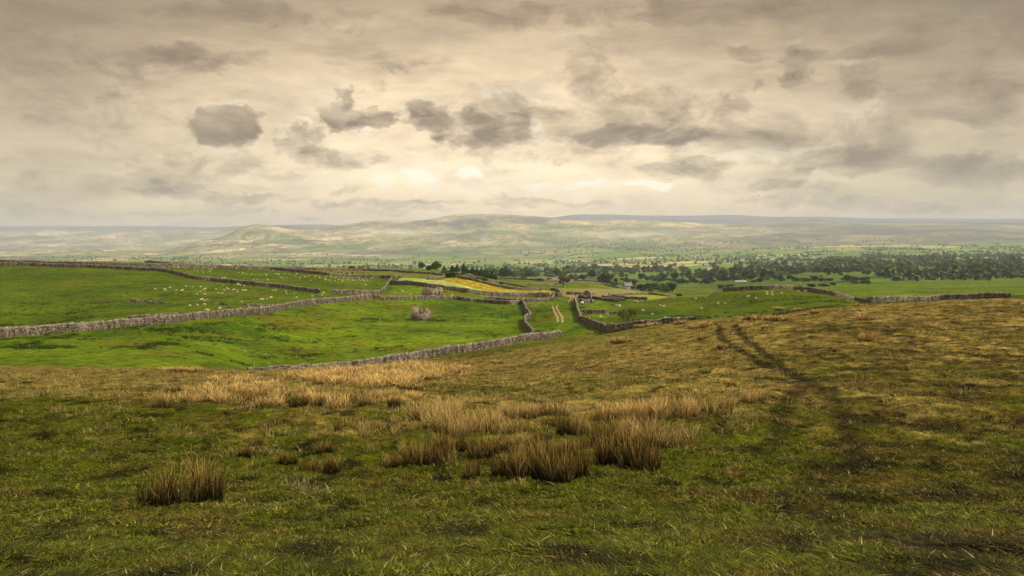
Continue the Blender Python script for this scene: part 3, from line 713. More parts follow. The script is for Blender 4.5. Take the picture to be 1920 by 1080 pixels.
def building(name, label, cat, loc, rz, w, l, h, rise, wm, rm, chimney=0, windows=0, group=None):
    r = empty(name, loc, rz); tag(r, label, cat, group)
    obj('wall', house_mesh(w, l, h, rise), wm, r)
    rf = obj('roof', roof_mesh(w, l, h, rise), rm, r)
    if chimney:
        for k in range(chimney):
            x = (-w/2 + .6) if k == 0 else (w/2 - .6)
            obj('chimney', box_mesh('chimney', [(x - .4, x + .4, -.3, .3, h + rise - .4, h + rise + 1.1), (x - .48, x + .48, -.38, .38, h + rise + 1.1, h + rise + 1.25)]), M_housestone, rf)
    for k in range(windows):
        x = -w/2 + w * (k + .5) / windows
        obj('window', box_mesh('window', [(x - .45, x + .45, -l/2 - .03, -l/2 + .02, h * .45, h * .45 + 1.1)]), M_window, r)
    return r

b = at(1104.5, 555)
building('stone_hut', 'small stone hut with a pitched roof beyond the lane', 'hut', b, R(62), 4.5, 3.9, 1.5, 1.3, M_barnstone, M_barnstone)
# white box on a low dark frame
b = at(1091.5, 571.5); r = empty('water_bowser', b, R(8)); tag(r, 'white box tank on a dark wheeled base by the lane wall', 'water tank')
tk = box_mesh('tank', [(-.5, .5, -.45, .45, .42, 1.25)])
o = obj('tank', tk, M_white, r); bv = o.modifiers.new('b', 'BEVEL'); bv.width = .08; bv.segments = 2
obj('frame', box_mesh('frame', [(-.9, .9, -.06, .06, .3, .4), (-.55, .55, -.45, -.38, .3, .4), (-.55, .55, .38, .45, .3, .4)]), M_dark, r)
for sx in (-1, 1):
    n = 14; V = []; 
    for yy in (sx * .5, sx * .62):
        V += [(.34 * math.cos(2 * math.pi * i / n), yy, .34 + .34 * math.sin(2 * math.pi * i / n)) for i in range(n)]
    me = bpy.data.meshes.new('wheel'); me.from_pydata(V, [], [tuple(range(n)), tuple(range(2 * n - 1, n - 1, -1))] + [(i, (i + 1) % n, n + (i + 1) % n, n + i) for i in range(n)]); me.update()
    obj('wheel', me, M_dark, r)

def post(label, px, py, h, wdt=.06, mat=None, name='fence_post', cat='post', group=None, lean=0):
    b = at(px, py)
    n = 8; V = []
    for z, rr in ((-.3, 1), (h * .97, .9), (h, .5)):
        V += [(wdt * rr * math.cos(2 * math.pi * i / n) + lean * z, wdt * rr * math.sin(2 * math.pi * i / n), z) for i in range(n)]
    Fc = [tuple(range(2 * n, 3 * n))] + [(k * n + i, k * n + (i + 1) % n, (k + 1) * n + (i + 1) % n, (k + 1) * n + i) for k in range(2) for i in range(n)]
    me = bpy.data.meshes.new(name); me.from_pydata(V, [], Fc); me.update()
    tag(obj(name, me, mat or M_wood, loc=b), label, cat, group)
post('thin pale post standing in the far field by the track', 1034.5, 541.5, 3.4, .07, M_white, 'marker_pole', 'pole')
post('first short wooden post at the left end of the near wall', 477, 692, 1.1)
post('second wooden post standing against the near wall end', 505, 692, 1.2, lean=-.08)
post('tall thin post against the middle of the near wall', 653.5, 688, 1.9, .05)

# ------------------------------------------------------------------ trees
def leaf_cloud(n, lobes, size, flat=1.0, shell=.45, squash=1.0):
    """n leaf-clump quads spread through the lobes; unit tree space"""
    k = rng.integers(0, len(lobes), n); L = np.array(lobes)[k]
    d = rng.normal(size=(n, 3)); d /= np.linalg.norm(d, axis=1)[:, None]
    rad = (shell + (1 - shell) * rng.random(n) ** .5) * (1 + .12 * rng.normal(size=n))
    P = L[:, :3] + d * rad[:, None] * L[:, 3:4] * np.array((1, 1, squash))
    nn = d + rng.normal(size=(n, 3)) * .6; nn /= np.linalg.norm(nn, axis=1)[:, None]
    a = np.cross(nn, rng.normal(size=(n, 3))); a /= np.linalg.norm(a, axis=1)[:, None] + 1e-9
    b = np.cross(nn, a)
    s = size * rng.uniform(.5, 1.3, n)[:, None]
    e1 = a * s; e2 = b * s * rng.uniform(.5, 1, n)[:, None] * flat
    V = np.stack([P - e1 - e2 * .4, P + e1 * .2 - e2, P + e1 + e2 * .3, P - e1 * .3 + e2], 1).reshape(-1, 3)
    Q = np.arange(4 * n).reshape(-1, 4)
    return V, Q

def tube_mesh(paths, n=7):
    V, Q = [], []
    for path in paths:
        base = len(V)
        P = np.array([p[:3] for p in path], float); rr = [p[3] for p in path]
        for i in range(len(P)):
            t = P[min(i + 1, len(P) - 1)] - P[max(i - 1, 0)]; t /= np.linalg.norm(t) + 1e-9
            a = np.cross(t, (0.3, 1, .1)); a /= np.linalg.norm(a) + 1e-9; b = np.cross(t, a)
            for k in range(n):
                an = 2 * math.pi * k / n; V.append(P[i] + (a * math.cos(an) + b * math.sin(an)) * rr[i])
        for i in range(len(P) - 1):
            for k in range(n): Q.append((base + i * n + k, base + i * n + (k + 1) % n, base + (i + 1) * n + (k + 1) % n, base + (i + 1) * n + k))
    return np.array(V), np.array(Q)

def make_tree_template(kind, leaves, size, seed):
    """returns (crown mesh data, trunk mesh data) for a tree 1 high and about 1 wide"""
    rs = np.random.default_rng(seed)
    lobes = []
    if kind == 'round':
        lobes = [(0, 0, .60, .30)]
        for i in range(14):
            a = i * 2.4 + rs.random(); r_ = rs.uniform(.16, .31); lobes.append((r_ * math.cos(a), r_ * math.sin(a), rs.uniform(.27, .80), rs.uniform(.15, .23)))
        lobes.append((0, 0, .84, .15)); squash = .85
        paths = [[(0, 0, -.05, .045), (.01, 0, .2, .035), (0, .01, .45, .025), (0, 0, .7, .012)]]
        for i in range(6):
            a = i * 1.05 + rs.random(); paths.append([(0, 0, .22 + .04 * i, .022), (.14 * math.cos(a), .14 * math.sin(a), .42 + .03 * i, .014), (.3 * math.cos(a), .3 * math.sin(a), .58 + .03 * i, .005)])
    elif kind == 'bush':
        for i in range(9):
            a = i * 2.4 + rs.random(); r_ = rs.uniform(.05, .33); lobes.append((r_ * math.cos(a), r_ * math.sin(a), rs.uniform(.25, .68), rs.uniform(.17, .30)))
        squash = 1.0
        paths = [[(0, 0, -.05, .04), (.02 * i, 0, .3, .02), (.1 * (i - 1), .08, .6, .008)] for i in range(3)]
    elif kind == 'conifer':
        for i in range(13):
            z = .16 + .78 * i / 12; r_ = .40 * (1 - z) + .05
            for j in range(3 if z < .7 else 1):
                a = rs.random() * 6.28; q = r_ * .5 if z < .7 else 0
                lobes.append((q * math.cos(a), q * math.sin(a), z, r_ * .72))
        squash = .6
        paths = [[(0, 0, -.05, .035), (0, 0, .5, .02), (0, 0, .95, .005)]]
    elif kind == 'flat':      # umbrella crown on a clear leaning stem
        for i in range(10):
            a = i * 2.4; r_ = rs.uniform(.05, .36); lobes.append((r_ * math.cos(a) + .05, r_ * math.sin(a), rs.uniform(.58, .84), rs.uniform(.15, .22)))
        lobes += [(-.25, 0, .42, .10), (.3, 0, .5, .12)]
        squash = 1.0
        paths = [[(-.05, 0, -.05, .05), (-.02, 0, .25, .04), (.02, 0, .45, .03), (.05, 0, .8, .01)], [(-.02, 0, .3, .025), (-.2, .05, .6, .008)], [(0, 0, .33, .025), (.24, .05, .64, .008)], [(-.02, 0, .3, .02), (-.25, 0, .44, .005)]]
    global rng
    old = rng; rng = rs
    V, Q = leaf_cloud(leaves, lobes, size, squash=squash)
    rng = old
    return V, Q, *tube_mesh(paths)

T_NEAR = {}
for kind, mat, num in (('round', 'l', 3), ('bush', 'l', 2), ('conifer', 'c', 3), ('flat', 'b', 1)):
    for i in range(num): T_NEAR[(kind, i)] = make_tree_template(kind, 1500, .055, 100 + i * 7 + len(kind))
_mesh_cache = {}
def tree_mesh(kind, i, mat, part):
    key = (kind, i, mat.name, part)
    if key not in _mesh_cache:
        V, Q, TV, TQ = T_NEAR[(kind, i)]
        me = mk_mesh(part, V, Q) if part == 'crown' else mk_mesh(part, TV, TQ, smooth=True)
        me.materials.append(mat); _mesh_cache[key] = me
    return _mesh_cache[key]

def tree(label, px, py, hpx, wpx, kind='round', mat=None, group=None, name='tree', cat='tree', d=None, dmin=0, dmax=23000):
    b = at(px, py, dmin=dmin, dmax=dmax); s = b[1] / F; mat = mat or M_leaf
    num = {'round': 3, 'bush': 2, 'conifer': 3, 'flat': 1}[kind]; i = random.randrange(num)
    W_ = wpx * s / .82; Hh = hpx * s / .98
    r = empty(name, b, random.uniform(0, 6.28) if kind != 'flat' else 0, (W_, W_, Hh)); tag(r, label, cat, group)
    obj('crown', tree_mesh(kind, i, mat, 'crown'), None, r); obj('trunk' if kind != 'bush' else 'stem', tree_mesh(kind, i, M_bark, 'trunk'), None, r)
    return r

z2 = lambda x, y: (740 + x / 7.714, 480 + y / 7.714)
def t2(label, x, yb, yt, w, **k): tree(label, *z2(x, yb), (yb - yt) / 7.714 + 1, w / 7.714 + 1, dmax=690, **k)
t2('small round green tree standing alone on the ridge skyline', 390, 186, 95, 108, mat=M_leaf)
t2('low dull bush between the two ridge skyline trees', 500, 205, 135, 95, kind='bush', name='bush', cat='bush')
t2('tallest bright green tree on the ridge by the wall corner', 605, 216, 75, 130, mat=M_leafbright)
t2('dark rounded bush at the corner of the golden meadow', 808, 318, 230, 135, kind='bush', mat=M_conifer, name='bush', cat='bush')
cons = [(715, 212, 150, 60), (835, 240, 145, 110), (905, 236, 125, 85), (1000, 244, 115, 105), (1050, 250, 170, 70), (1120, 262, 160, 95), (1190, 286, 180, 100), (1250, 296, 182, 90), (1318, 316, 178, 85), (1345, 320, 215, 70), (1405, 338, 222, 90), (1452, 345, 262, 70)]
for i, c in enumerate(cons):
    t2('dark conifer in the row beyond the golden meadow' + place_words(i, len(cons)), *c, kind='conifer', mat=M_conifer, name='conifer_tree', group='conifers beyond the golden meadow')
gor = [(720, 245, 205, 110, M_leafbright, 'yellow green low'), (905, 285, 240, 90, M_gorse, 'rusty gold'), (1000, 275, 230, 100, M_leafbright, 'light green'), (1080, 325, 255, 150, M_pale, 'cream flowered'), (1130, 300, 260, 80, M_gorse, 'straw coloured'), (1200, 345, 290, 110, M_gorse, 'tawny'), (1300, 375, 305, 85, M_leafbright, 'bright green'), (1160, 290, 250, 70, M_leaf, 'small dark green'), (1540, 415, 375, 60, M_conifer, 'dark green')]
for (x, yb, yt, w, m, a) in gor:
    t2(a + ' shrub below the conifers along the meadow wall', x, yb, yt, w, kind='bush', mat=m, name='shrub', cat='shrub', group='shrubs below the conifers')
tree('larger of two round trees standing in the far green field', 947.5, 522, 22.5, 23, mat=M_leaf)
tree('smaller olive tree right of the large round tree', 964, 522.5, 16, 19, mat=M_leaf)
tree('brown leafed umbrella shaped tree with a clear dark trunk', 1056.6, 538.5, 22, 21, kind='flat', mat=M_brownleaf)
tree('thin brown nearly bare tree behind the umbrella shaped tree', 1070.6, 526, 13, 9, kind='round', mat=M_brownleaf)
z7 = lambda x, y: (1120 + x / 7.385, 480 + y / 7.385)
def t7(label, x, yb, yt, w, **k): tree(label, *z7(x, yb), (yb - yt) / 7.385, w / 7.385, **k)
t7('large rounded sunlit green tree beside the far wall', 75, 385, 243, 165)
t7('dark purplish bush at the foot of the large rounded tree', 225, 415, 355, 105, kind='bush', mat=M_conifer, name='bush', cat='bush')
t7('broad dark tree sheltering the farmhouse chimney', 460, 445, 323, 190, mat=M_conifer)
tree('round green tree left of the large rounded sunlit tree', 1091, 526, 12, 13)
tree('pale green bushy tree beside the thin bare tree', 1081, 526, 8, 12, kind='bush', mat=M_leafbright)
tree('long low hedge bush below the far wood', 1007, 526, 5, 26, kind='bush')
tree('small round bush right of the long low bush', 1030, 526, 6, 10, kind='bush', mat=M_leafbright)
tree('olive clump at the edge of the far wood near the two trees', 982, 523, 6, 12, kind='bush')
cp = [(500, 470, 410, 90, M_leaf), (600, 478, 385, 120, M_leaf), (640, 492, 440, 90, M_brownleaf), (700, 455, 372, 130, M_leaf), (740, 500, 435, 100, M_leafbright), (800, 450, 372, 120, M_leaf), (850, 495, 410, 140, M_leafbright), (905, 470, 375, 110, M_leaf), (940, 505, 425, 150, M_leaf), (1010, 470, 362, 110, M_leaf), (1045, 500, 375, 120, M_conifer), (560, 450, 400, 60, M_leaf)]
for i, (x, yb, yt, w, m) in enumerate(cp):
    t7('rounded tree in the copse right of the farmhouse' + place_words(i if i < 11 else 1, 14), x, yb, yt, w, mat=m, group='copse right of the farmhouse')
oth = [(190, 345, 250, 95), (255, 375, 298, 62), (160, 385, 325, 60), (400, 350, 290, 60), (340, 345, 300, 60), (610, 330, 240, 95), (690, 350, 275, 80), (760, 345, 262, 90), (830, 365, 285, 110), (900, 360, 290, 90), (980, 345, 300, 90), (1060, 360, 300, 90), (1170, 395, 310, 110), (1250, 385, 330, 90), (1340, 385, 310, 110), (1440, 390, 340, 70), (1500, 390, 320, 90), (1545, 385, 342, 70), (1600, 375, 310, 80), (1700, 350, 270, 100), (1120, 380, 320, 80), (1800, 345, 285, 110), (1890, 350, 260, 90), (1460, 310, 240, 100), (1180, 290, 225, 90), (1250, 300, 235, 90), (1380, 300, 250, 90)]
for i, (x, yb, yt, w) in enumerate(sorted(oth)):
    t7('round tree on the valley edge beyond the copse' + place_words(i, len(oth)) if i < 24 or i > 3 else '', x, yb, yt, w, mat=[M_leaf, M_conifer, M_leaf, M_leafbright][i % 4], group='trees on the near valley edge')
t7('left bush of the pair behind the crest wall', 1720, 455, 388, 95, kind='bush', name='bush', cat='bush')
t7('right darker bush of the pair behind the crest wall', 1830, 450, 382, 115, kind='bush', mat=M_conifer, name='bush', cat='bush')
t7('dark bush in the dip left of the crest wall', 1130, 560, 515, 100, kind='bush', mat=M_conifer, name='bush', cat='bush', dmin=480)
z8 = lambda x, y: (1372 + x / 7.2, 450 + y / 7.2)
def t8(label, x, yb, yt, w, **k): tree(label, *z8(x, yb), (yb - yt) / 7.2, w / 7.2, **k)
hb = [(930, 638, 612, 65), (1075, 640, 580, 135), (1235, 628, 590, 165), (1370, 612, 563, 88)]
for i, (x, yb, yt, w) in enumerate(hb):
    t8('dark rounded bush standing behind the crest wall on the right' + place_words(i, 4), x, yb, yt, w, kind='bush', mat=M_conifer, name='bush', cat='bush', group='bushes behind the crest wall', dmin=330)
rt = [(290, 575, 535, 75), (380, 572, 508, 115), (600, 545, 458, 85), (660, 565, 468, 115), (780, 528, 468, 95), (865, 562, 493, 105), (1000, 562, 500, 125), (1115, 560, 483, 105), (1210, 560, 500, 95), (1320, 556, 508, 125), (1205, 500, 472, 40), (1560, 555, 472, 160), (1680, 555, 488, 125), (1785, 556, 488, 130), (1660, 590, 543, 105), (1780, 590, 545, 125), (1850, 600, 540, 60),
      (870, 475, 395, 115), (950, 465, 355, 135), (1150, 455, 350, 120), (1290, 485, 358, 110), (1440, 465, 352, 155), (1555, 455, 365, 95), (1640, 440, 350, 90), (1740, 440, 355, 115), (1830, 470, 400, 120), (1480, 480, 440, 60)]
rt.sort()
for i, (x, yb, yt, w) in enumerate(rt):
    t8('hedge tree on the green bank at the right of the valley' + place_words(i, len(rt)), x, yb, yt, w, mat=[M_leaf, M_conifer, M_leaf, M_leaf][i % 4], kind='round' if yb - yt > 75 else 'bush', group='hedge trees on the right valley bank')
tree('green bush on the left ridge skyline with a smaller neighbour', 659, 505.5, 8, 15, kind='bush', mat=M_leafbright, name='bush', cat='bush')
tree('small dark bush on the ridge skyline right of the green one', 677, 506, 5.5, 12, kind='bush', name='bush', cat='bush')
tree('tiny green bush touching the skyline bush on its left', 649, 505.5, 4, 6, kind='bush', mat=M_leafbright, name='bush', cat='bush')
tree('single olive bush on the skyline of the left ridge', 469.6, 501.5, 5, 11, kind='bush', name='bush', cat='bush')
tree('low green bush at the top of the far left ridge', 330, 494.5, 4, 14, kind='bush', name='bush', cat='bush')

# lone thorn tree below the right pasture: forked trunk, thin crown
def thorn():
    rs = random.Random(5); paths = []; tips = []
    def grow(p, d, L, r, depth):
        q = [(*p, r)]; P = np.array(p, float); D = np.array(d, float)
        for k in range(3):
            D = D + np.array([rs.uniform(-.25, .25), rs.uniform(-.25, .25), rs.uniform(-.05, .2)]); D /= np.linalg.norm(D)
            P = P + D * L / 3; q.append((*P, r * (1 - .2 * (k + 1))))
        paths.append(q); tips.append(tuple(P)) if depth >= 2 else None
        if depth < 5:
            for k in range(3 if depth < 3 else 2):
                a = rs.uniform(0, 6.28); s = rs.uniform(.45, .95)
                nd = D + np.array([math.cos(a) * s, math.sin(a) * s, rs.uniform(-.25, .35)]); nd /= np.linalg.norm(nd)
                grow(P, nd, L * rs.uniform(.62, .8), r * .52, depth + 1)
    for d in ((-.75, .1, .8), (.75, -.1, .8), (.1, .3, 1.0), (-.25, -.4, .9)): grow((0, 0, .25), d, 1.15, .13, 0)
    paths.append([(0, 0, -.3, .24), (0, 0, .1, .19), (0, 0, .35, .16)])
    return paths, np.array(tips)
b = at(1179, 613.5); paths, tips = thorn()
ext = tips.max(0) - tips.min(0)
sc = b[1] / F
r = empty('thorn_tree', b, 0, (44 * sc / ext[0], 44 * sc / ext[0], 36 * sc / tips[:, 2].max()))
tag(r, 'lone dark thorn tree with a forked trunk and thin olive crown', 'tree')
obj('trunk', mk_mesh('trunk', *tube_mesh(paths, 5), smooth=True), M_bark, r)
lob = [(*t, .20) for t in tips]
obj('crown', mk_mesh('crown', *leaf_cloud(3000, lob, .06, shell=0)), leaf_mat('thorn_leaf', (.05, .055, .01), (.13, .135, .03)), r)

# valley trees: 300 individuals, the rest one far wood
FT = [make_tree_template('round', 110, .16, 900 + i) for i in range(5)] 
def far_density(px, py, x, y):
    f1, f2, idh = valley_fields(x, y)
    edge = (f2 - f1) < 22
    wood = fbm(x / 330 + 60, y / 420, 3)
    base = np.interp(px, [0, 288, 700, 900, 1000, 1300, 1420, 1920], [.8, .8, .8, .5, .6, .7, .95, 1])
    th = np.interp(y, [1000, 1500, 2400, 4000, 6500, 8000], [-.02, .0, .06, .15, .26, .5]) - .62 * np.exp(-((px - 1130) / 230) ** 2) * sstep(6200, 7200, y) * (1 - sstep(8800, 9400, y)) + np.interp(px, [0, 800, 950, 1250, 1420], [.05, .07, .10, .06, -.03])
    cl = fbm(x / 150 + 20, y / 200, 3)
    return np.where(edge & ((y < 3500) | (cl > -.05)) & (y < 6500), .75, 0) * base + np.where(wood > th, 1.0, .0) * base
cand = []
n = 120000
pxs = rng.uniform(-120, 2040, n)
ds = np.exp(rng.uniform(math.log(1000), math.log(9600), n))
x = (pxs - 960) / F * ds
keep = rng.random(n) < far_density(pxs, None, x, ds) * np.interp(ds, [1000, 1500, 4000, 7800], [.10, .16, .35, .6]) * (1 + .8 * (ds > 6500))
pxs, ds, x = pxs[keep], ds[keep], x[keep]
z = H(x, ds)
# drop the ones the ground hides
ok = np.ones(len(x), bool)
for fr in np.linspace(.02, .97, 60):
    dd = ds * fr; zr = CAMZ + (z + 9 - CAMZ) * fr
    ok &= ~((H0(x * fr, dd) > zr) & (dd > 30))
# keep the photographed open fields clear (green field behind the crest wall, brown tree field)
ppx, ppy = proj(x, ds, z)
ok &= ~((ppy > 527) & (ppx > 1150)) & ~((ppy > 520) & (ppx < 1200)) & ~(inpoly(ppx, ppy, [(1450, 534), (1440, 522), (1500, 512), (1632, 514), (1700, 534)])) & ~(inpoly(ppx, ppy, [(1150, 500), (1340, 489), (1400, 500), (1300, 500), (1200, 503)]) & (rng.random(len(x)) < .8))
ok &= ~((pxs < 900) & (ds < 2200))
pxs, ds, x, z = pxs[ok], ds[ok], x[ok], z[ok]
hgt = np.clip(rng.lognormal(2.05, .34, len(x)), 3.5, 17) * (1 + .25 * fbm(x / 200, ds / 200, 2)) * np.interp(ds, [1000, 1600, 4000, 8000], [.85, 1, .85, .75])
order = np.argsort(-hgt / ds); inframe = (pxs > 288) & (pxs < 1640)
big = [i for i in order if inframe[i]][:220]
bigset = np.zeros(len(x), bool); bigset[big] = True
fmesh = []
for i, t in enumerate(FT):
    V = np.concatenate([t[0], t[2]]); Q = [t[1], t[3] + len(t[0])]
    me = mk_mesh('valley_tree', V, Q, mat_idx=np.concatenate([np.zeros(len(t[1])), np.ones(len(t[3]))])); me.materials.append(M_farleaf); me.materials.append(M_bark); fmesh.append(me)
for i in big:
    o = bpy.data.objects.new('valley_tree', fmesh[i % 5]); C.objects.link(o)
    w = hgt[i] * random.uniform(.95, 1.35)
    o.location = (x[i], ds[i], z[i] - .3); o.scale = (w, w, hgt[i]); o.rotation_euler = (0, 0, random.uniform(0, 6.28))
    zone = 'on the nearer valley floor' if ds[i] < 1700 else 'in the middle of the wide valley'
    side = 'at the right' if pxs[i] > 1300 else ('in the centre' if pxs[i] > 800 else 'at the left')
    tag(o, 'small distant round tree among others %s %s' % (zone, side), 'tree', 'valley trees %s %s' % (zone, side))
rest = np.nonzero(~bigset)[0]
print('valley trees', len(x), len(rest))
FT2 = [make_tree_template('round', 34, .26, 950 + i) for i in range(5)]
Vs, Qs, off = [], [], 0
for t in range(5):
    ids = rest[t::5]; k = len(ids); TV = FT2[t][0]; TQ = FT2[t][1]
    a = rng.uniform(0, 6.28, k); ca, sa = np.cos(a)[:, None], np.sin(a)[:, None]
    w = (hgt[ids] * rng.uniform(1.0, 1.5, k))[:, None]
    VX = (TV[None, :, 0] * ca - TV[None, :, 1] * sa) * w + x[ids][:, None]
    VY = (TV[None, :, 0] * sa + TV[None, :, 1] * ca) * w + ds[ids][:, None]
    VZ = (TV[None, :, 2] - .12) * hgt[ids][:, None] + z[ids][:, None]
    Vs.append(np.stack([VX, VY, VZ], -1).reshape(-1, 3)); Qs.append((TQ[None] + (np.arange(k) * len(TV))[:, None, None]).reshape(-1, 4) + off); off += k * len(TV)
m, nt, bb = new_mat('far_wood_leaf')
nn = noise(nt, pos(nt), .05, 5, .8)
nt.links.new(mixc(nt, rng_(nt, nn, .35, .65, 0, 1), (.030, .050, .016), (.13, .17, .05)), bb.inputs['Base Color'])
tag(obj('far_woodland', mk_mesh('far_woodland', np.concatenate(Vs), np.concatenate(Qs)), m), 'hazy woods and hedgerows covering the distant valley floor', 'woodland', kind='stuff')

# ------------------------------------------------------------------ valley buildings
hs = [(1192, 470.5, 11), (1244, 474, 9), (1254, 474, 8), (1263, 473.5, 9), (1294, 484, 9), (1302, 483, 10), (1311, 483.5, 8), (1318, 482.5, 9), (1238, 487, 10), (1372, 490, 12), (1437, 488, 10), (1448, 487.5, 10), (1484, 497, 9), (1496, 495, 8), (1525, 484, 9), (1180, 493, 8),
      (1569, 499, 12), (1580, 500, 14), (1592, 502, 12), (1537, 485, 10), (1392, 489.5, 11), (1185, 489, 10), (1420, 485, 8), (1510, 474, 9), (1548, 470, 9), (1330, 507, 9), (1205, 508, 9), (1348, 512, 9), (1070, 500, 8), (862, 492, 9), (742, 493, 9), (610, 496.5, 9), (1572, 462, 10)]
hs.sort()
for i, (px, py, w) in enumerate(hs):
    b = at(px, py - .5, dmin=900)
    where = 'left of the valley centre' if px < 1150 else ('in the hamlet right of the valley centre' if px < 1350 else 'towards the right of the valley')
    sub = [h for h in hs if (h[0] < 1150) == (px < 1150) and (h[0] < 1350) == (px < 1350)]
    building('farmhouse', 'pale distant farmhouse ' + where + place_words(sub.index((px, py, w)), len(sub)), 'house', b, random.uniform(-.4, .4), w * 1.3, 7, 5, 2.6, M_house if i % 3 else M_housestone, M_slate, chimney=2, windows=3, group='farmhouses in the valley')
b = at(1388, 529.5, dmin=600)
building('long_barn', 'long low pale barn roof beyond the crest wall', 'barn', b, R(4), 12, 6, .9, 1.1, M_housestone, M_palesheet)
b = at(1177, 541.5, dmin=500)
building('farmhouse', 'stone farmhouse with a tall chimney tucked under a dark tree', 'house', b, R(15), 6, 6, 2.5, 2.2, M_housestone, M_slate, chimney=2, windows=2, group='farmhouses near the copse')
b = at(1188, 542.5, dmin=500)
building('outbuilding', 'low stone outbuilding right of the chimneyed farmhouse', 'shed', b, R(5), 5, 4, 1.5, 1.0, M_housestone, M_housestone)

# ------------------------------------------------------------------ sheep and cattle
def skin_mesh(name, joints, edges, sub=2):
    me = bpy.data.meshes.new(name + '_skel'); me.from_pydata([j[:3] for j in joints], edges, []); me.update()
    o = bpy.data.objects.new(name + '_skel', me); C.objects.link(o)
    sk = o.modifiers.new('s', 'SKIN'); 
    if not me.skin_vertices: me.skin_vertices.new()
    for i, j in enumerate(joints): me.skin_vertices[0].data[i].radius = (j[3], j[4] if len(j) > 4 else j[3])
    me.skin_vertices[0].data[0].use_root = True
    sk.branch_smoothing = .6
    ss = o.modifiers.new('u', 'SUBSURF'); ss.levels = sub; ss.render_levels = sub
    dg = bpy.context.evaluated_depsgraph_get(); dg.update()
    out = bpy.data.meshes.new_from_object(o.evaluated_get(dg)); out.name = name
    bpy.data.objects.remove(o); 
    for p in out.polygons: p.use_smooth = True
    out.materials.clear()
    return out

def beast(name, pose, cow=False):
    f = 1.75 if cow else 1.0
    legr = .045 if not cow else .055; k = .30 if not cow else .25
    J = [(0, 0, .58, k, .27), (-.38, 0, .60, k * .88, .25), (.34, 0, .60, k * .86, .25), (-.52, 0, .58, .14, .14)]
    E = [(0, 1), (0, 2), (1, 3)]
    if pose == 'lie':
        J = [(a, b, c - .30, r1, r2) for (a, b, c, r1, r2) in J]
    def add(j, p): J.append(j); E.append((p, len(J) - 1)); return len(J) - 1
    if pose == 'graze':
        n = add((.55, 0, .48, .13, .12), 2); h = add((.68, .02, .24, .095, .085), n); add((.78, .03, .06, .055, .05), h)
        J.append((.60, .11, .34, .02)); E.append((h, len(J) - 1)); J.append((.60, -.08, .34, .02)); E.append((h, len(J) - 1))
    elif pose == 'stand':
        n = add((.55, 0, .78, .13, .12), 2); h = add((.68, .02, .93, .095, .09), n); add((.84, .03, .86, .055, .05), h)
        J.append((.63, .13, .95, .02)); E.append((h, len(J) - 1)); J.append((.63, -.12, .95, .02)); E.append((h, len(J) - 1))
    else:
        n = add((.50, 0, .48, .13, .12), 2); h = add((.63, .02, .62, .095, .09), n); add((.78, .03, .55, .055, .05), h)
        J.append((.58, .13, .64, .02)); E.append((h, len(J) - 1)); J.append((.58, -.12, .64, .02)); E.append((h, len(J) - 1))
    if pose != 'lie':
        for (x0, s, p, hind) in ((-.38, 1, 1, 1), (-.38, -1, 1, 1), (.33, 1, 2, 0), (.33, -1, 2, 0)):
            a = add((x0, s * .13, .38, legr * 1.9), p)
            b_ = add((x0 + (-.07 if hind else .015), s * .14, .22, legr), a)
            c = add((x0 + (-.03 if hind else 0), s * .14, .03, legr * .8), b_)
            add((x0 + (.01 if hind else .04), s * .14, .0, legr * .85), c)
    else:
        for (x0, s, p) in ((-.30, 1, 1), (-.30, -1, 1), (.28, 1, 2), (.28, -1, 2)):
            a = add((x0, s * .22, .08, legr * 1.6), p); add((x0 + .18, s * .24, .04, legr), a)
    me = skin_mesh(name, [(a * f, b * f, c * f, *[q * f for q in rr]) for (a, b, c, *rr) in J], E)
    if cow: me.materials.append(M_cow)
    else:
        me.materials.append(M_wool); me.materials.append(M_face)
        hx = {'graze': (.60, -9, .42), 'stand': (.62, .6, 2), 'lie': (.58, .3, 2)}[pose]
        for p in me.polygons:
            c = p.center
            if c.x > hx[0] and (pose != 'graze' or c.z < .42): p.material_index = 1
            if pose != 'lie' and c.z < .24 and c.x < .5: p.material_index = 1
    return me
SH = {p: beast('sheep', p) for p in ('graze', 'stand', 'lie')}
CW = {p: beast('cow', p, True) for p in ('graze', 'stand', 'lie')}
z5 = lambda L: [(288 + a / 7.714, 480 + b / 7.714) for a, b in L]
z6 = lambda L: [(500 + a / 7.714, 480 + b / 7.714) for a, b in L]
z1 = lambda L: [(960 + a / 9, 520 + b / 9) for a, b in L]
z3 = lambda L: [(1140 + a / 8.727, 520 + b / 8.727) for a, b in L]
z2l = lambda L: [z2(a, b) for a, b in L]
low = z5([(25,475),(165,485),(170,500),(235,458),(325,495),(410,505),(465,438),(568,447),(683,443),(675,515),(720,483),(745,478),(903,480),(628,555),(738,553),(938,535),(988,540),(1007,425),(1060,472),(1085,485),(1020,492),(1160,487),(1195,495),(1215,520),(1215,410),(1245,420),(1308,432),(1290,500),(1333,498),(690,637),(737,640),(778,638),(527,722),(632,712),(738,705),(765,783),(793,780),(952,765),(1275,670),(1388,740),(1560,735),(1555,632),(1580,630),(1640,635),(1687,598)]) \
    + z6([(80,497),(128,500),(275,512),(285,547),(398,547),(433,600),(70,598),(612,512),(820,535),(803,557),(663,582),(660,627),(1375,567),(1470,575)])
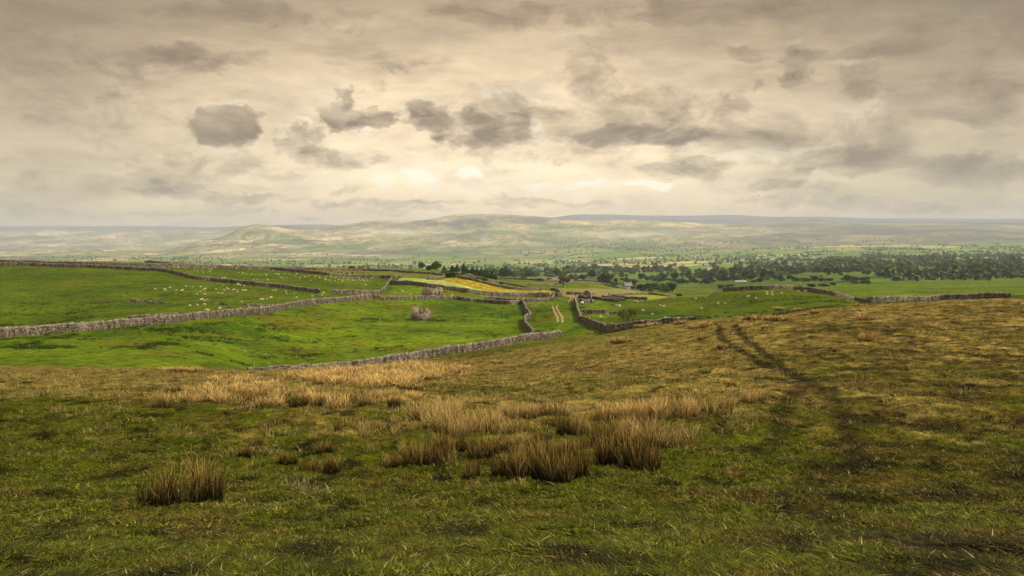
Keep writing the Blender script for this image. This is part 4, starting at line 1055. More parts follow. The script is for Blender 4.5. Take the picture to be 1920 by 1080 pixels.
up = z5([(120,150),(155,152),(230,152),(295,160),(335,160),(355,155),(375,165),(430,157),(465,178),(505,152),(600,175),(592,205),(637,215),(705,178),(703,208),(717,237),(740,160),(793,180),(830,190),(848,175),(812,222),(893,157),(1200,172),(990,315),(1022,305),(1040,318),(1225,240),(1295,242),(1338,255),(1388,190),(1420,257),(1632,272),(1450,342),(1503,340),(1650,345)]) \
    + z6([(90,208),(138,250),(163,247),(175,260),(260,255),(332,265),(405,282),(437,257),(550,292),(568,297),(613,282),(200,308),(228,310),(285,313),(480,320),(633,347),(700,288),(760,293),(767,317),(865,292),(932,297),(840,322),(850,345),(913,345),(985,355),(1000,310),(1040,330),(1115,308),(1090,372),(1100,352),(1180,313),(1235,318),(1237,352),(1268,350),(1340,310),(1335,328),(1340,348),(1385,335),(1370,352),(1425,320),(1412,358),(1455,350),(1505,318),(1535,315),(1178,340),(1430,418)])
barnf = z2l([(110, 508), (335, 530), (228, 558), (830, 573)])
lane = z1([(105, 358), (200, 355)])
right = z1([(1422, 432), (1765, 472), (1362, 395), (1495, 660), (1607, 625)]) + z3([(140,460),(187,460),(188,478),(430,388),(465,390),(490,398),(547,385),(575,547),(725,607),(855,460),(910,465),(1087,348),(1430,340),(1440,355),(1600,325),(1533,512),(1802,430),(945,685),(990,697),(1155,670),(385,555),(1915,430)]) \
    + [z8(a, b) for a, b in [(220,770),(330,788),(475,712),(475,737),(547,705),(545,745),(670,722),(900,690),(995,692)]]
def flock(pts, where, group, size=1.0, mind=0, k=(0, 0), seq=None):
    # split the flock in bands from far to near so that each label can be found
    pts = sorted(pts, key=lambda p: p[1]); nb = max(1, math.ceil(len(pts) / 20)); bands = [list(sorted(a)) for a in np.array_split(np.array(pts), nb)] if False else []
    per = math.ceil(len(pts) / nb)
    for q in range(nb):
        band = sorted(pts[q * per:(q + 1) * per]); 
        bw = '' if nb == 1 else (', far band' if q == 0 else (', near band' if q == nb - 1 else (', middle band' if nb == 3 else ', %sband back' % ORD[q])))
        for i, (px, py) in enumerate(band):
            pose = random.choices(('graze', 'stand', 'lie'), (.6, .22, .18))[0]
            b = at(px, py + 1.6, dmin=mind)
            o = bpy.data.objects.new('sheep', SH[pose]); C.objects.link(o)
            sc_ = random.uniform(.70, .92) * size; o.scale = (sc_,) * 3
            o.location = (b[0], b[1], b[2] - .01); o.rotation_euler = (0, 0, random.choice((0, math.pi)) + random.uniform(-.7, .7))
            verb = {'graze': 'grazing', 'stand': 'standing', 'lie': 'resting'}[pose]
            tag(o, 'sheep %s %s%s%s' % (verb, where, bw, place_words(i, len(band))), 'sheep', group)
flock(low, 'below the slanting wall', 'sheep in the lower left field')
flock(up, 'above the slanting wall', 'sheep in the upper left field')
flock(barnf, 'in the strip beside the gabled ruin', 'sheep beside the gabled ruin')
flock(lane, 'behind the double wall near the lane', 'sheep behind the double wall')
flock(right, 'on the right hand pasture', 'sheep on the right hand pasture')
flock([(1420, 533), (1440, 534), (1455, 532), (1325, 537), (1311, 538), (1500, 532)], 'far off beyond the crest wall', 'sheep beyond the crest wall', mind=500)
cows = z6([(697, 195), (790, 239), (930, 214), (1037, 258), (1080, 250), (1163, 263), (1238, 250), (1370, 276), (1395, 272)])
for i, (px, py) in enumerate(cows):
    pose = 'lie' if i in (7,) else ('graze' if i % 2 else 'stand')
    b = at(px, py + 1.5); o = bpy.data.objects.new('cow', CW[pose]); C.objects.link(o)
    o.scale = (.85,) * 3; o.location = b; o.rotation_euler = (0, 0, random.uniform(0, 6.28) if i % 2 else math.pi / 2 + random.uniform(-.4, .4))
    tag(o, 'black cow %s on the ridge strip below the skyline wall%s' % ({'lie': 'lying', 'graze': 'grazing', 'stand': 'standing'}[pose], place_words(i, len(cows))), 'cow', 'black cattle on the ridge')

# loose stones in the grass
def rock_mesh(seed):
    rs = np.random.default_rng(seed); import bmesh
    bm = bmesh.new(); bmesh.ops.create_icosphere(bm, subdivisions=2, radius=.5)
    for v in bm.verts:
        v.co *= 1 + rs.normal() * .10; v.co.z *= .55
    me = bpy.data.meshes.new('stone'); bm.to_mesh(me); bm.free(); me.materials.append(M_cope); return me
RK = [rock_mesh(i) for i in range(4)]
def stones(pts, where, size=.8):
    for i, (px, py) in enumerate(pts):
        b = at(px, py); o = bpy.data.objects.new('stone', RK[i % 4]); C.objects.link(o)
        s_ = size * random.uniform(.6, 1.2); o.scale = (s_ * random.uniform(1, 1.8), s_, s_); o.location = b; o.rotation_euler = (0, 0, random.uniform(0, 6))
        tag(o, 'pale stone lying in the grass %s' % where, 'stone', 'pale stones %s' % where)
stones([(455, 656), (460, 657.5), (468, 658), (484, 661), (497, 664), (505, 665), (515, 666), (528, 667), (553, 668.5), (556, 669), (585, 670), (589, 670.5), (659, 670)], 'in a broken line above the near wall', .5)
stones([(846, 625), (849, 626), (853, 625), (857, 624), (861, 626), (864, 623)], 'in the middle of the bright green field', .6)
stones([(765, 549), (768, 550), (763, 549.5), (770, 549.5), (744, 550), (775, 550)], 'left of the gabled ruin', .9)
stones([(1050, 562), (1053, 563), (1056, 564), (1059, 564.5), (1048, 561)], 'beside the track at the lane head', 1.1)
stones([(995, 576), (998, 574.5), (1001, 573.5), (1005, 572.5), (1009, 571.5)], 'inside the left lane wall', 1.0)
stones([(597, 551), (604, 551.5), (610, 551), (612, 551.5), (712, 599), (1062, 557)], 'scattered near a field gateway', .7)

# ------------------------------------------------------------------ rushes and grass
def blades(n, h, spread, lean, w, cols, seed, seg=3, base=.15, tufts=1, g0=.22):
    """a clump of n tapered blades; cols = (base colour, green tip, tan tip, share of tan)"""
    rs = np.random.default_rng(seed)
    a = rs.uniform(0, 2 * np.pi, n); r = np.sqrt(rs.random(n)) * base
    if tufts > 1:
        tc_ = rs.integers(0, tufts, n); ta = rs.uniform(0, 2 * np.pi, tufts); tr_ = np.sqrt(rs.random(tufts)) * base
        th_ = rs.uniform(.72, 1.0, tufts)[tc_]
        r2 = np.sqrt(rs.random(n)) * base * .38
        bx_ = tr_[tc_] * np.cos(ta[tc_]) + r2 * np.cos(a); by_ = tr_[tc_] * np.sin(ta[tc_]) + r2 * np.sin(a)
        r = r2 / .38
    else:
        bx_, by_ = r * np.cos(a), r * np.sin(a); th_ = np.ones(n)
    a2 = a + rs.normal(size=n) * 1.1
    L = h * rs.uniform(.3, 1.08, n) * th_; ln = lean * rs.uniform(.1, 1.0, n) ** 1.3 * (.45 + r / base)
    wa = rs.uniform(0, 2 * np.pi, n); wx, wy = np.cos(wa), np.sin(wa)
    V = np.zeros((n, 2 * seg + 1, 3)); CC = np.zeros((n, 2 * seg + 1, 3))
    istan = rs.random(n) < cols[3]
    tip = np.where(istan[:, None], np.array(cols[2]), np.array(cols[1])) * rs.uniform(.5, 1.4, n)[:, None]
    for k in range(seg + 1):
        t = k / seg
        X = bx_ + np.cos(a2) * ln * L * t ** 1.8; Y = by_ + np.sin(a2) * ln * L * t ** 1.8; Z = L * t * (1 - .22 * ln * t) - .03
        ww = w * (1 - .75 * t)
        g = min(1, max(0, (t - g0) * 1.5))
        c = np.array(cols[0]) * (1 - g) + tip * g
        if k < seg:
            V[:, 2 * k] = np.stack([X - wx * ww, Y - wy * ww, Z], 1); V[:, 2 * k + 1] = np.stack([X + wx * ww, Y + wy * ww, Z], 1)
            CC[:, 2 * k] = c; CC[:, 2 * k + 1] = c
        else: V[:, 2 * k] = np.stack([X, Y, Z], 1); CC[:, 2 * k] = c
    m = 2 * seg + 1
    qs = np.array([(2 * k, 2 * k + 1, 2 * k + 3, 2 * k + 2) for k in range(seg - 1)]); tr = np.array([(2 * seg - 2, 2 * seg - 1, 2 * seg)])
    off = (np.arange(n) * m)[:, None, None]
    return V.reshape(-1, 3), (qs[None] + off).reshape(-1, 4), (tr[None] + off).reshape(-1, 3), CC.reshape(-1, 3)

def clump_mesh(*a, **k):
    V, Q, T, Cc = blades(*a, **k); hw_ = np.percentile(np.abs(V[:, :2]), 97); V[:, :2] /= 2 * hw_; me = mk_mesh('rush_clump', V, [Q, T], Cc); me.materials.append(M_blade); return me
GB, GT, TN, TN2 = (.012, .012, .003), (.050, .060, .006), (.70, .41, .10), (.88, .58, .19)
# dark = green rushes with straw tips, straw = tan ones; unit height and width 1
CL = {'dark': [clump_mesh(640, 1.0, 0, .46, .0060, (GB, GT, TN, .45), 20 + i, seg=4, base=.36, tufts=7, g0=.36) for i in range(4)],
      'straw': [clump_mesh(340, 1.0, 0, .5, .0060, ((.03, .024, .006), (.17, .14, .03), TN2, .8), 40 + i, base=.34, tufts=7) for i in range(4)],
      'pale': [clump_mesh(300, 1.0, 0, .5, .011, ((.20, .135, .045), (.22, .18, .05), TN2, .9), 80 + i, base=.42, tufts=6) for i in range(3)],
      'wisp': [clump_mesh(120, 1.0, 0, .38, .0058, ((.05, .05, .008), (.16, .14, .025), TN2, .7), 60 + i, base=.34, tufts=4) for i in range(3)],
      'far': [clump_mesh(300, 1.0, 0, .5, .016, ((.08, .055, .015), (.18, .14, .03), TN2, .8), 70 + i, base=.4, tufts=5) for i in range(3)]}
nclump = 0
def clump(px, py, hpx, wpx, kind, label, group=None):
    global nclump; nclump += 1
    b = at(px, py); s_ = b[1] / F
    me = CL[kind][nclump % len(CL[kind])]
    o = bpy.data.objects.new('rush_clump', me); C.objects.link(o)
    hh = hpx * s_; ww = wpx * s_ * 1.12; hh *= 1.14
    o.scale = (ww, ww * .9, hh); o.location = (b[0], b[1], b[2] - .02); o.rotation_euler = (0, 0, random.uniform(0, 6.28))
    tag(o, label, 'rush clump', group)
# placed from the photo: (x, base y, height, width)
near = [(382, 938, 92, 88, 'dark', 'big dark rush clump with straw tips in the lower left corner'),
        (300, 946, 84, 70, 'dark', 'rush clump cut by the left edge beside the big corner clump'),
        (581, 886, 34, 30, 'dark', 'small dark rush clump alone left of centre'),
        (633, 878, 28, 12, 'wisp', 'thin wisp of rushes right of the small dark clump'),
        (785, 874, 56, 62, 'dark', 'dark rush clump at the left of the central group'),
        (822, 858, 64, 50, 'dark', 'tall straw tipped rushes behind the left central clump'),
        (730, 872, 28, 36, 'wisp', 'low wispy rushes left of the central group'),
        (882, 897, 46, 40, 'dark', 'small dark rush clump in front of the central group'),
        (915, 850, 36, 50, 'dark', 'loose green rushes between the front clump and centre'),
        (950, 893, 62, 60, 'dark', 'dark green rushes at the left of the large middle clump'),
        (985, 897, 76, 64, 'dark', 'green rushes in the left part of the large middle clump'),
        (1030, 899, 84, 76, 'dark', 'large middle rush clump with straw tips and dark base'),
        (1073, 898, 82, 62, 'dark', 'right part of the large middle rush clump'),
        (1010, 868, 66, 56, 'dark', 'straw rushes rising behind the large middle clump'),
        (1155, 876, 84, 76, 'dark', 'left half of the big dark clump right of centre'),
        (1205, 879, 90, 84, 'dark', 'tallest dark rush clump right of centre'),
        (1130, 838, 62, 50, 'dark', 'straw rushes behind the left of the tallest dark clump'),
        (1185, 828, 52, 80, 'straw', 'wide straw rushes behind the tallest dark clump'),
        (1078, 815, 50, 44, 'straw', 'upright straw rushes between the two big clumps'),
        (1255, 838, 48, 44, 'wisp', 'loose straw rushes right of the tallest dark clump'),
        (1290, 832, 34, 50, 'wisp', 'thin wispy rushes at the right end of the clumps'),
        (970, 912, 26, 30, 'wisp', 'short sprigs at the foot of the large middle clump'),
        (304, 763, 40, 40, 'straw', 'straw tussock at the left edge with dark stems'),
        (318, 737, 14, 44, 'dark', 'low dark rushes behind the left edge tussock'),
        (740, 761, 24, 32, 'dark', 'dark based tussock below the tan band'),
        (1420, 600, 14, 44, 'far', 'wide tan tussock row on the right crest'),
        (1456, 601, 12, 42, 'far', 'second wide tan tussock right of the tracks crest'),
        (1530, 587, 10, 24, 'far', 'tan tussock on the skyline of the right crest'),
        (1620, 600, 16, 36, 'far', 'tan tussock at the right edge below the wall'),
        (1625, 640, 22, 32, 'far', 'large tan tussock at the right edge with dark base'),
        (1568, 658, 14, 14, 'far', 'small tussock alone right of the wheel ruts'),
        (1522, 649, 12, 30, 'wisp', 'loose pale tuft above the small lone tussock'),
        (1434, 615, 9, 16, 'far', 'small tan tuft below the crest tussock row'),
        (1318, 636, 15, 24, 'far', 'round tan tussock left of the wheel ruts'),
        (1352, 652, 14, 20, 'far', 'tan tussock beside the left wheel rut'),
        (1326, 613, 13, 28, 'far', 'tan tussock on the crest left of the ruts'),
        (1305, 615, 8, 30, 'far', 'low tan grass left of the crest tussock'),
        (1279, 608, 11, 24, 'far', 'tan tussock against the end of the low wall'),
        (1165, 643, 13, 36, 'far', 'tan tussock below the lane wall end'),
        (1105, 627, 8, 16, 'far', 'small tan tuft at the lane mouth'),
        (1225, 611, 9, 34, 'far', 'tan grass mound half covering the low wall'),
        (1205, 614, 8, 26, 'far', 'tan grass left of the mound on the low wall'),
        (1165, 619, 7, 22, 'far', 'tan tuft hiding the low wall near the lane'),
        (1500, 581, 5, 22, 'far', 'thin tan grass line on the right crest'),
        (1462, 580, 5, 30, 'far', 'pale thin grass along the crest by the pasture'),
        (1615, 573, 5, 26, 'far', 'thin tan tuft at the right end of the crest'),
        (1488, 584, 7, 10, 'far', 'little pale tuft on the right crest'),
        (935, 681, 9, 26, 'far', 'small tan tussock on the bare slope below the near wall end'),
        (880, 684, 9, 20, 'far', 'tan tuft left of the slope tussock')]
for p in near: clump(*p)
bands = [('in the row along the left moor edge', [(345, 697, 12, 80), (370, 698, 14, 36), (330, 694, 8, 60)], None),]
for i, (px, py, h_, w_) in enumerate([(370, 698, 14, 34), (350, 697, 12, 34), (330, 695, 8, 36), (312, 693, 5, 30)][::-1]):
    clump(px, py, h_, w_, 'far', 'tan tussock beside the green field at the left' + place_words(i, 4), 'tussocks beside the green field')
def scatter(poly, n, hpx, wpx, kinds, label, group):
    xs = [p[0] for p in poly]; ys = [p[1] for p in poly]; out = []
    while len(out) < n:
        c = [(random.uniform(min(xs), max(xs)), random.uniform(min(ys), max(ys))) for _ in range(6)]
        c = [q for q in c if inpoly(np.array([q[0]]), np.array([q[1]]), poly)[0]]
        if not c: continue
        # best candidate: keep spacing even
        out.append(max(c, key=lambda q: min([abs(q[0] - o[0]) + 2.5 * abs(q[1] - o[1]) for o in out] or [1e9])))
    for (px, py) in out:
        g = (py - min(ys)) / (max(ys) - min(ys) + 1e-6)
        clump(px, py, (hpx[0] + (hpx[1] - hpx[0]) * g) * random.uniform(.75, 1.2), (wpx[0] + (wpx[1] - wpx[0]) * g) * random.uniform(.8, 1.3), random.choice(kinds), label, group)
S = scatter
S([(545, 704), (640, 694), (760, 686), (850, 688), (880, 696), (860, 706), (800, 712), (760, 730), (700, 728), (600, 722), (550, 716)], 78, (13, 22), (30, 48), ('pale', 'pale', 'far'), 'tan tussock in the thick tan band below the near wall', 'tan band below the near wall')
S([(395, 712), (420, 708), (520, 722), (560, 726), (520, 732), (430, 724)], 15, (14, 17), (32, 36), ('pale', 'far'), 'tan tussock in the curving row left of the tan band', 'tussocks in the curving row')
S([(325, 754), (400, 750), (470, 744), (560, 750), (690, 756), (690, 762), (560, 762), (400, 756)], 26, (20, 32), (36, 44), ('pale', 'straw', 'dark'), 'rushes in the long row across the left middle ground', 'rush row across the left')
S([(320, 730), (400, 722), (560, 730), (640, 740), (560, 746), (380, 742)], 14, (15, 22), (34, 44), ('pale', 'far'), 'straw tussock thinly spread left of the thick tan band', 'straw tussocks left of the tan band')
S([(420, 800), (560, 790), (720, 830), (700, 890), (500, 880), (430, 850)], 9, (24, 34), (22, 34), ('dark', 'wisp'), 'small separate rush tuft on the open left foreground', 'separate tufts on the left foreground')
S([(690, 744), (760, 738), (800, 748), (795, 752), (720, 756)], 7, (18, 22), (32, 38), ('pale',), 'straw tussock right of the long rush row', 'tussocks right of the rush row')
S([(775, 785), (800, 770), (850, 765), (870, 780), (930, 790), (930, 812), (850, 815), (790, 800)], 17, (34, 44), (46, 54), ('straw', 'wisp'), 'straw rushes in the loose patch at mid left', 'loose straw rushes at mid left')
S([(945, 775), (1050, 775), (1050, 782), (950, 786)], 8, (28, 32), (36, 44), ('straw', 'wisp'), 'straw rushes in the patch above the middle clump', 'straw rushes above the middle clump')
S([(1120, 780), (1240, 768), (1350, 762), (1440, 745), (1440, 752), (1340, 778), (1200, 792), (1120, 795)], 25, (28, 42), (38, 48), ('straw', 'pale', 'wisp'), 'straw rushes in the long tan row right of centre', 'long tan row right of centre')
S([(640, 800), (760, 790), (780, 812), (700, 822)], 7, (24, 28), (30, 40), ('wisp',), 'faint wispy tuft on the left moor', 'wisps on the left moor')
S([(900, 830), (1060, 800), (1100, 850), (920, 860)], 8, (30, 36), (38, 42), ('wisp', 'dark'), 'loose rushes behind the large middle clump', 'loose rushes behind the middle')
S([(700, 860), (850, 830), (1000, 840), (900, 880), (740, 885)], 9, (30, 44), (34, 44), ('dark', 'wisp', 'dark'), 'dark rushes scattered left of the large middle clump', 'dark rushes left of the middle')
S([(1060, 810), (1260, 800), (1330, 830), (1240, 850), (1100, 850)], 7, (44, 56), (44, 56), ('wisp', 'dark', 'straw', 'dark'), 'mixed rushes massed behind the two big clumps', 'mixed rushes behind the big clumps')
S([(830, 800), (940, 790), (1040, 810), (960, 825), (840, 822)], 9, (30, 40), (38, 46), ('straw', 'wisp'), 'pale rushes in the middle of the near moor', 'pale rushes in the middle')
S([(1290, 860), (1500, 770), (1600, 760), (1610, 900), (1400, 930)], 14, (12, 22), (26, 30), ('wisp',), 'short wispy tuft on the dark right foreground', 'wisps on the right foreground')
print('clumps', nclump)

# short moor grass, one mass nobody could count
def grass_field(name, label, n, dlo, dhi, kinds, hrange, mod, seed, blades_n=9, wmul=1.0, mask=None, straws=.10, wscale=1.0):
    rs = np.random.default_rng(seed)
    pxs = rs.uniform(-60, 1980, n); lg = rs.random(n)
    # even over the picture: sample 1/d between the bounds
    inv = 1 / dlo + (1 / dhi - 1 / dlo) * lg ** 1.0
    d = 1 / inv; X = (pxs - 960) / F * d
    keep = (d < moor_end(pxs) - 4) if kinds is None else (d > moor_end(pxs) + 8)
    if mask is not None: keep &= mask(X, d, pxs)
    X, d = X[keep], d[keep]
    Z = H(X, d); n = len(X)
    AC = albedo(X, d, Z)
    tall = fbm(X / 3.2, d / 4.2, 3)
    Vs, Qs, Ts, Cs, off = [], [], [], [], 0
    for t in range(6):
        ids = np.arange(t, n, 6); k = len(ids)
        V, Q, T, _ = blades(blades_n, 1.0, 0, .9, .022 * wmul, ((1, 1, 1), (1, 1, 1), (1, 1, 1), 0), seed + t, seg=2, base=.5)
        rs2 = np.random.default_rng(seed + 50 + t)
        tint = (rs2.uniform(.3, 1.0, blades_n) + 1.1 * rs2.random(blades_n) ** 2).repeat(5)
        sc_ = rs2.uniform(*hrange, k) * (1 + .5 * np.clip(tall[ids], -1, 1)) * np.interp(d[ids], [5, 12, 20, 100], [.45, .6, 1, 2.1])
        wd = np.interp(d[ids], [5, 20, 100], [.24, .30, .62]) * rs2.uniform(.7, 1.3, k) * wscale
        a = rs2.uniform(0, 6.28, k); ca, sa = np.cos(a)[:, None], np.sin(a)[:, None]
        VX = (V[None, :, 0] * ca - V[None, :, 1] * sa) * wd[:, None] + X[ids][:, None]
        VY = (V[None, :, 0] * sa + V[None, :, 1] * ca) * wd[:, None] + d[ids][:, None]
        VZ = V[None, :, 2] * sc_[:, None] + Z[ids][:, None]
        c = AC[ids][:, None, :] * mod * tint[None, :, None] * rs2.uniform(.4, 1.7, (k, 1, 1))
        straw = (rs2.random((k, blades_n)) < straws).repeat(5, axis=1)
        c = np.where(straw[..., None], np.array((.30, .23, .08)) * rs2.uniform(.5, 1.2, (k, 1, 1)), c)
        Vs.append(np.stack([VX, VY, VZ], -1).reshape(-1, 3)); o3 = (np.arange(k) * len(V))[:, None, None]
        Qs.append((Q[None] + o3).reshape(-1, 4) + off); Ts.append((T[None] + o3).reshape(-1, 3) + off); Cs.append(c.reshape(-1, 3)); off += k * len(V)
    o = obj(name, mk_mesh(name, np.concatenate(Vs), [np.concatenate(Qs), np.concatenate(Ts)], np.concatenate(Cs)), M_blade)
    tag(o, label, 'grass', kind='stuff')
grass_field('moor_grass', 'short mossy green and straw grass covering the near moor', 92000, 6, 200, None, (.035, .085), 1.15, 300, blades_n=8, wmul=1.5, straws=.05)
def straw_mask(X, d, px):
    m = fbm(X / 2.6 + 30, d / 5.0 + 4, 3, .6)
    zone = np.interp(d, [12, 20, 28, 60, 120, 160], [.7, .48, .14, .02, .06, .4]) + .12 * sstep(1350, 1550, px)
    return m > zone
grass_field('straw_grass', 'long bleached straw grass tangled over the moor', 42000, 12, 190, None, (.10, .26), 1.2, 500, blades_n=8, mask=straw_mask, straws=.62, wscale=1.0, wmul=1.3)
grass_field('pasture_tussock', 'small dark rushy tufts dotted over the green fields', 60000, 150, 560, 'p', (.14, .26), .30, 700, blades_n=8, straws=0, wmul=2.6, wscale=1.1, mask=lambda X, d, px: fbm(X / 9 + 5, d / 16, 4, .65) + .25 * fbm(X / 45, d / 60 + 8, 2) > .20)

# ------------------------------------------------------------------ air
me = box_mesh('haze', [(-26000, 26000, -900, 24500, float(ZZ.min()) - 5, float(ZZ.max()) + 60)])
m = bpy.data.materials.new('valley_haze'); m.use_nodes = True; nt = m.node_tree; nt.nodes.clear()
out = nt.nodes.new('ShaderNodeOutputMaterial'); pv = nt.nodes.new('ShaderNodeVolumePrincipled')
pv.inputs['Color'].default_value = (.82, .87, 1.0, 1); pv.inputs['Density'].default_value = 6.4e-5; pv.inputs['Anisotropy'].default_value = .1
nt.links.new(pv.outputs[0], out.inputs['Volume'])
tag(obj('haze', me, m), 'pale haze lying over the valley and fells', 'haze', kind='stuff')

# ------------------------------------------------------------------ sun, sky, camera
SUN_EL, SUN_AZ = R(43), R(112)      # azimuth clockwise from the view direction (+y)
sd = Vector((math.sin(SUN_AZ) * math.cos(SUN_EL), math.cos(SUN_AZ) * math.cos(SUN_EL), math.sin(SUN_EL)))
L = bpy.data.lights.new('sun', 'SUN'); L.energy = 4.4; L.angle = R(9); L.color = (1, .93, .80)
so = bpy.data.objects.new('sun', L); C.objects.link(so); so.rotation_euler = (-sd).to_track_quat('-Z', 'Y').to_euler(); so.location = (200, -100, 300)

w = bpy.data.worlds.new('World'); bpy.context.scene.world = w; w.use_nodes = True
nt = w.node_tree; nt.nodes.clear()
out = N(nt, 'ShaderNodeOutputWorld'); bg = N(nt, 'ShaderNodeBackground'); nt.links.new(bg.outputs[0], out.inputs[0])
sky = N(nt, 'ShaderNodeTexSky', sky_type='NISHITA'); sky.sun_disc = False; sky.sun_elevation = SUN_EL; sky.sun_rotation = SUN_AZ
tc = N(nt, 'ShaderNodeTexCoord'); sp = N(nt, 'ShaderNodeSeparateXYZ'); nt.links.new(tc.outputs['Generated'], sp.inputs[0])
az = math_(nt, 'ARCTAN2', sp.outputs[0], sp.outputs[1]); el = math_(nt, 'ARCSINE', sp.outputs[2])
def sky_ae(px, py):
    u = (540 - py) / F; r = (px - 960) / F; v = Vector((r, CP + u * SP, -SP + u * CP)).normalized()
    return math.atan2(v.x, v.y), math.asin(v.z)
cb = N(nt, 'ShaderNodeCombineXYZ'); nt.links.new(az, cb.inputs[0]); nt.links.new(el, cb.inputs[1])
P0 = cb.outputs[0]
# ragged edges: warp the coordinates
def nvec(scale, detail, amp, rough=.6, stretch=1.6):
    n = N(nt, 'ShaderNodeTexNoise'); n.inputs['Scale'].default_value = scale; n.inputs['Detail'].default_value = detail; n.inputs['Roughness'].default_value = rough
    nt.links.new(mapping(nt, P0, (1, stretch, 1)), n.inputs['Vector'])
    s_ = N(nt, 'ShaderNodeVectorMath', operation='SUBTRACT'); nt.links.new(n.outputs['Color'], s_.inputs[0]); s_.inputs[1].default_value = (.5, .5, .5)
    m_ = N(nt, 'ShaderNodeVectorMath', operation='MULTIPLY'); nt.links.new(s_.outputs[0], m_.inputs[0]); m_.inputs[1].default_value = amp
    return m_.outputs[0]
ad = N(nt, 'ShaderNodeVectorMath', operation='ADD'); nt.links.new(P0, ad.inputs[0]); nt.links.new(nvec(28, 9, (.06, .035, 0), .6), ad.inputs[1])
PW = ad.outputs[0]
def blob(px, py, rx, ry, amp, soft=.8):
    a, e = sky_ae(px, py)
    s_ = N(nt, 'ShaderNodeVectorMath', operation='SUBTRACT'); nt.links.new(PW, s_.inputs[0]); s_.inputs[1].default_value = (a, e, 0)
    m_ = N(nt, 'ShaderNodeVectorMath', operation='MULTIPLY'); nt.links.new(s_.outputs[0], m_.inputs[0]); m_.inputs[1].default_value = (F / rx, F / ry, 0)
    l_ = N(nt, 'ShaderNodeVectorMath', operation='LENGTH'); nt.links.new(m_.outputs[0], l_.inputs[0])
    n = N(nt, 'ShaderNodeMapRange', interpolation_type='SMOOTHSTEP'); nt.links.new(l_.outputs['Value'], n.inputs[0])
    n.inputs[1].default_value = 1.15; n.inputs[2].default_value = 1.15 - soft; n.inputs[3].default_value = 0; n.inputs[4].default_value = amp
    return n.outputs[0]
def bsum(L_):
    acc = None
    for p in L_:
        q = blob(*p); acc = q if acc is None else math_(nt, 'ADD', acc, q)
    return acc
DARK = [(960, 262, 190, 20, .22), (1010, 232, 70, 34, .22), (1240, 235, 120, 30, .24), (1380, 265, 160, 30, .24), (1500, 225, 120, 50, .2), (1300, 312, 200, 14, .2), (760, 300, 150, 18, .16), (425, 232, 62, 40, .60, .4), (455, 252, 40, 22, .25, .5), (445, 300, 62, 34, .28), (650, 178, 20, 26, .45, .7), (640, 222, 40, 30, .5, .5), (705, 230, 48, 24, .5, .5),
        (800, 218, 44, 30, .40, .5), (865, 240, 80, 34, .40, .5), (945, 222, 74, 50, .40, .5), (560, 262, 46, 42, .30), (630, 292, 100, 26, .20), (880, 276, 90, 18, .22),
        (1090, 135, 66, 60, .38), (1110, 225, 100, 56, .36), (1190, 255, 170, 22, .36), (1100, 292, 130, 24, .28), (1290, 190, 140, 70, .20), (1400, 108, 48, 22, .40), (1492, 128, 34, 50, .32),
        (1383, 192, 32, 20, .30), (1418, 158, 18, 14, .3), (1600, 150, 52, 38, .42), (1640, 255, 110, 60, .35), (1590, 305, 140, 26, .38), (1480, 345, 150, 14, .28), (1560, 378, 160, 12, .28),
        (1360, 300, 130, 20, .15), (330, 112, 130, 26, .38), (460, 112, 80, 22, .28), (330, 92, 70, 14, .3), (750, 108, 60, 22, .22), (340, 362, 130, 15, .36), (480, 376, 150, 13, .34), (700, 380, 150, 11, .28), (960, 378, 200, 11, .28), (1200, 384, 170, 9, .2), (400, 404, 240, 8, .22), (850, 396, 200, 7, .18), (1380, 372, 120, 10, .22), (620, 352, 80, 10, .2), (1290, 330, 120, 14, .22), (560, 336, 80, 13, .22), (330, 322, 80, 40, .28), (950, 300, 80, 22, .16),
        (1350, 92, 60, 10, .3), (1600, 96, 150, 14, .36),
        (130, 210, 160, 60, .3), (140, 340, 200, 26, .25), (60, 100, 160, 50, .4), (1800, 180, 120, 60, .4), (1820, 320, 160, 34, .4), (1850, 60, 200, 50, .4), (960, 30, 300, 26, .3), (500, 30, 260, 30, .3), (1350, 20, 240, 34, .35),
        (1760, 390, 200, 12, .3), (120, 395, 200, 8, .2)]
BRIGHT = [(715, 338, 24, 15, .8, .7), (782, 328, 36, 14, .8, .7), (884, 322, 26, 13, .8, .7), (1010, 347, 70, 8, .55), (1095, 345, 40, 6, .6), (1205, 346, 56, 8, .85), (1245, 344, 26, 8, .6), (1000, 200, 22, 10, .35), (562, 228, 22, 7, .4),
          (752, 215, 12, 10, .4), (1008, 240, 16, 20, .3), (690, 252, 20, 8, .35), (850, 335, 340, 50, .28, 1.0), (1100, 350, 350, 30, .2, 1.0), (980, 175, 90, 30, .16, 1.0), (600, 180, 160, 50, .08, 1.0), (1450, 290, 90, 22, .18), (500, 330, 120, 16, .15)]
core = [(p[0] + 4, p[1] + p[3] * .42, p[2] * .78, p[3] * .42, p[4] * .45) for p in DARK[7:31] if p[3] > 18]
rims = [(p[0] - 6, p[1] - p[3] * .95, p[2] * .75, p[3] * .34, p[4] * .40) for p in DARK[7:33] if p[3] > 24]
D = bsum(DARK); DC = bsum(core); B = bsum(BRIGHT); RB = bsum(rims)
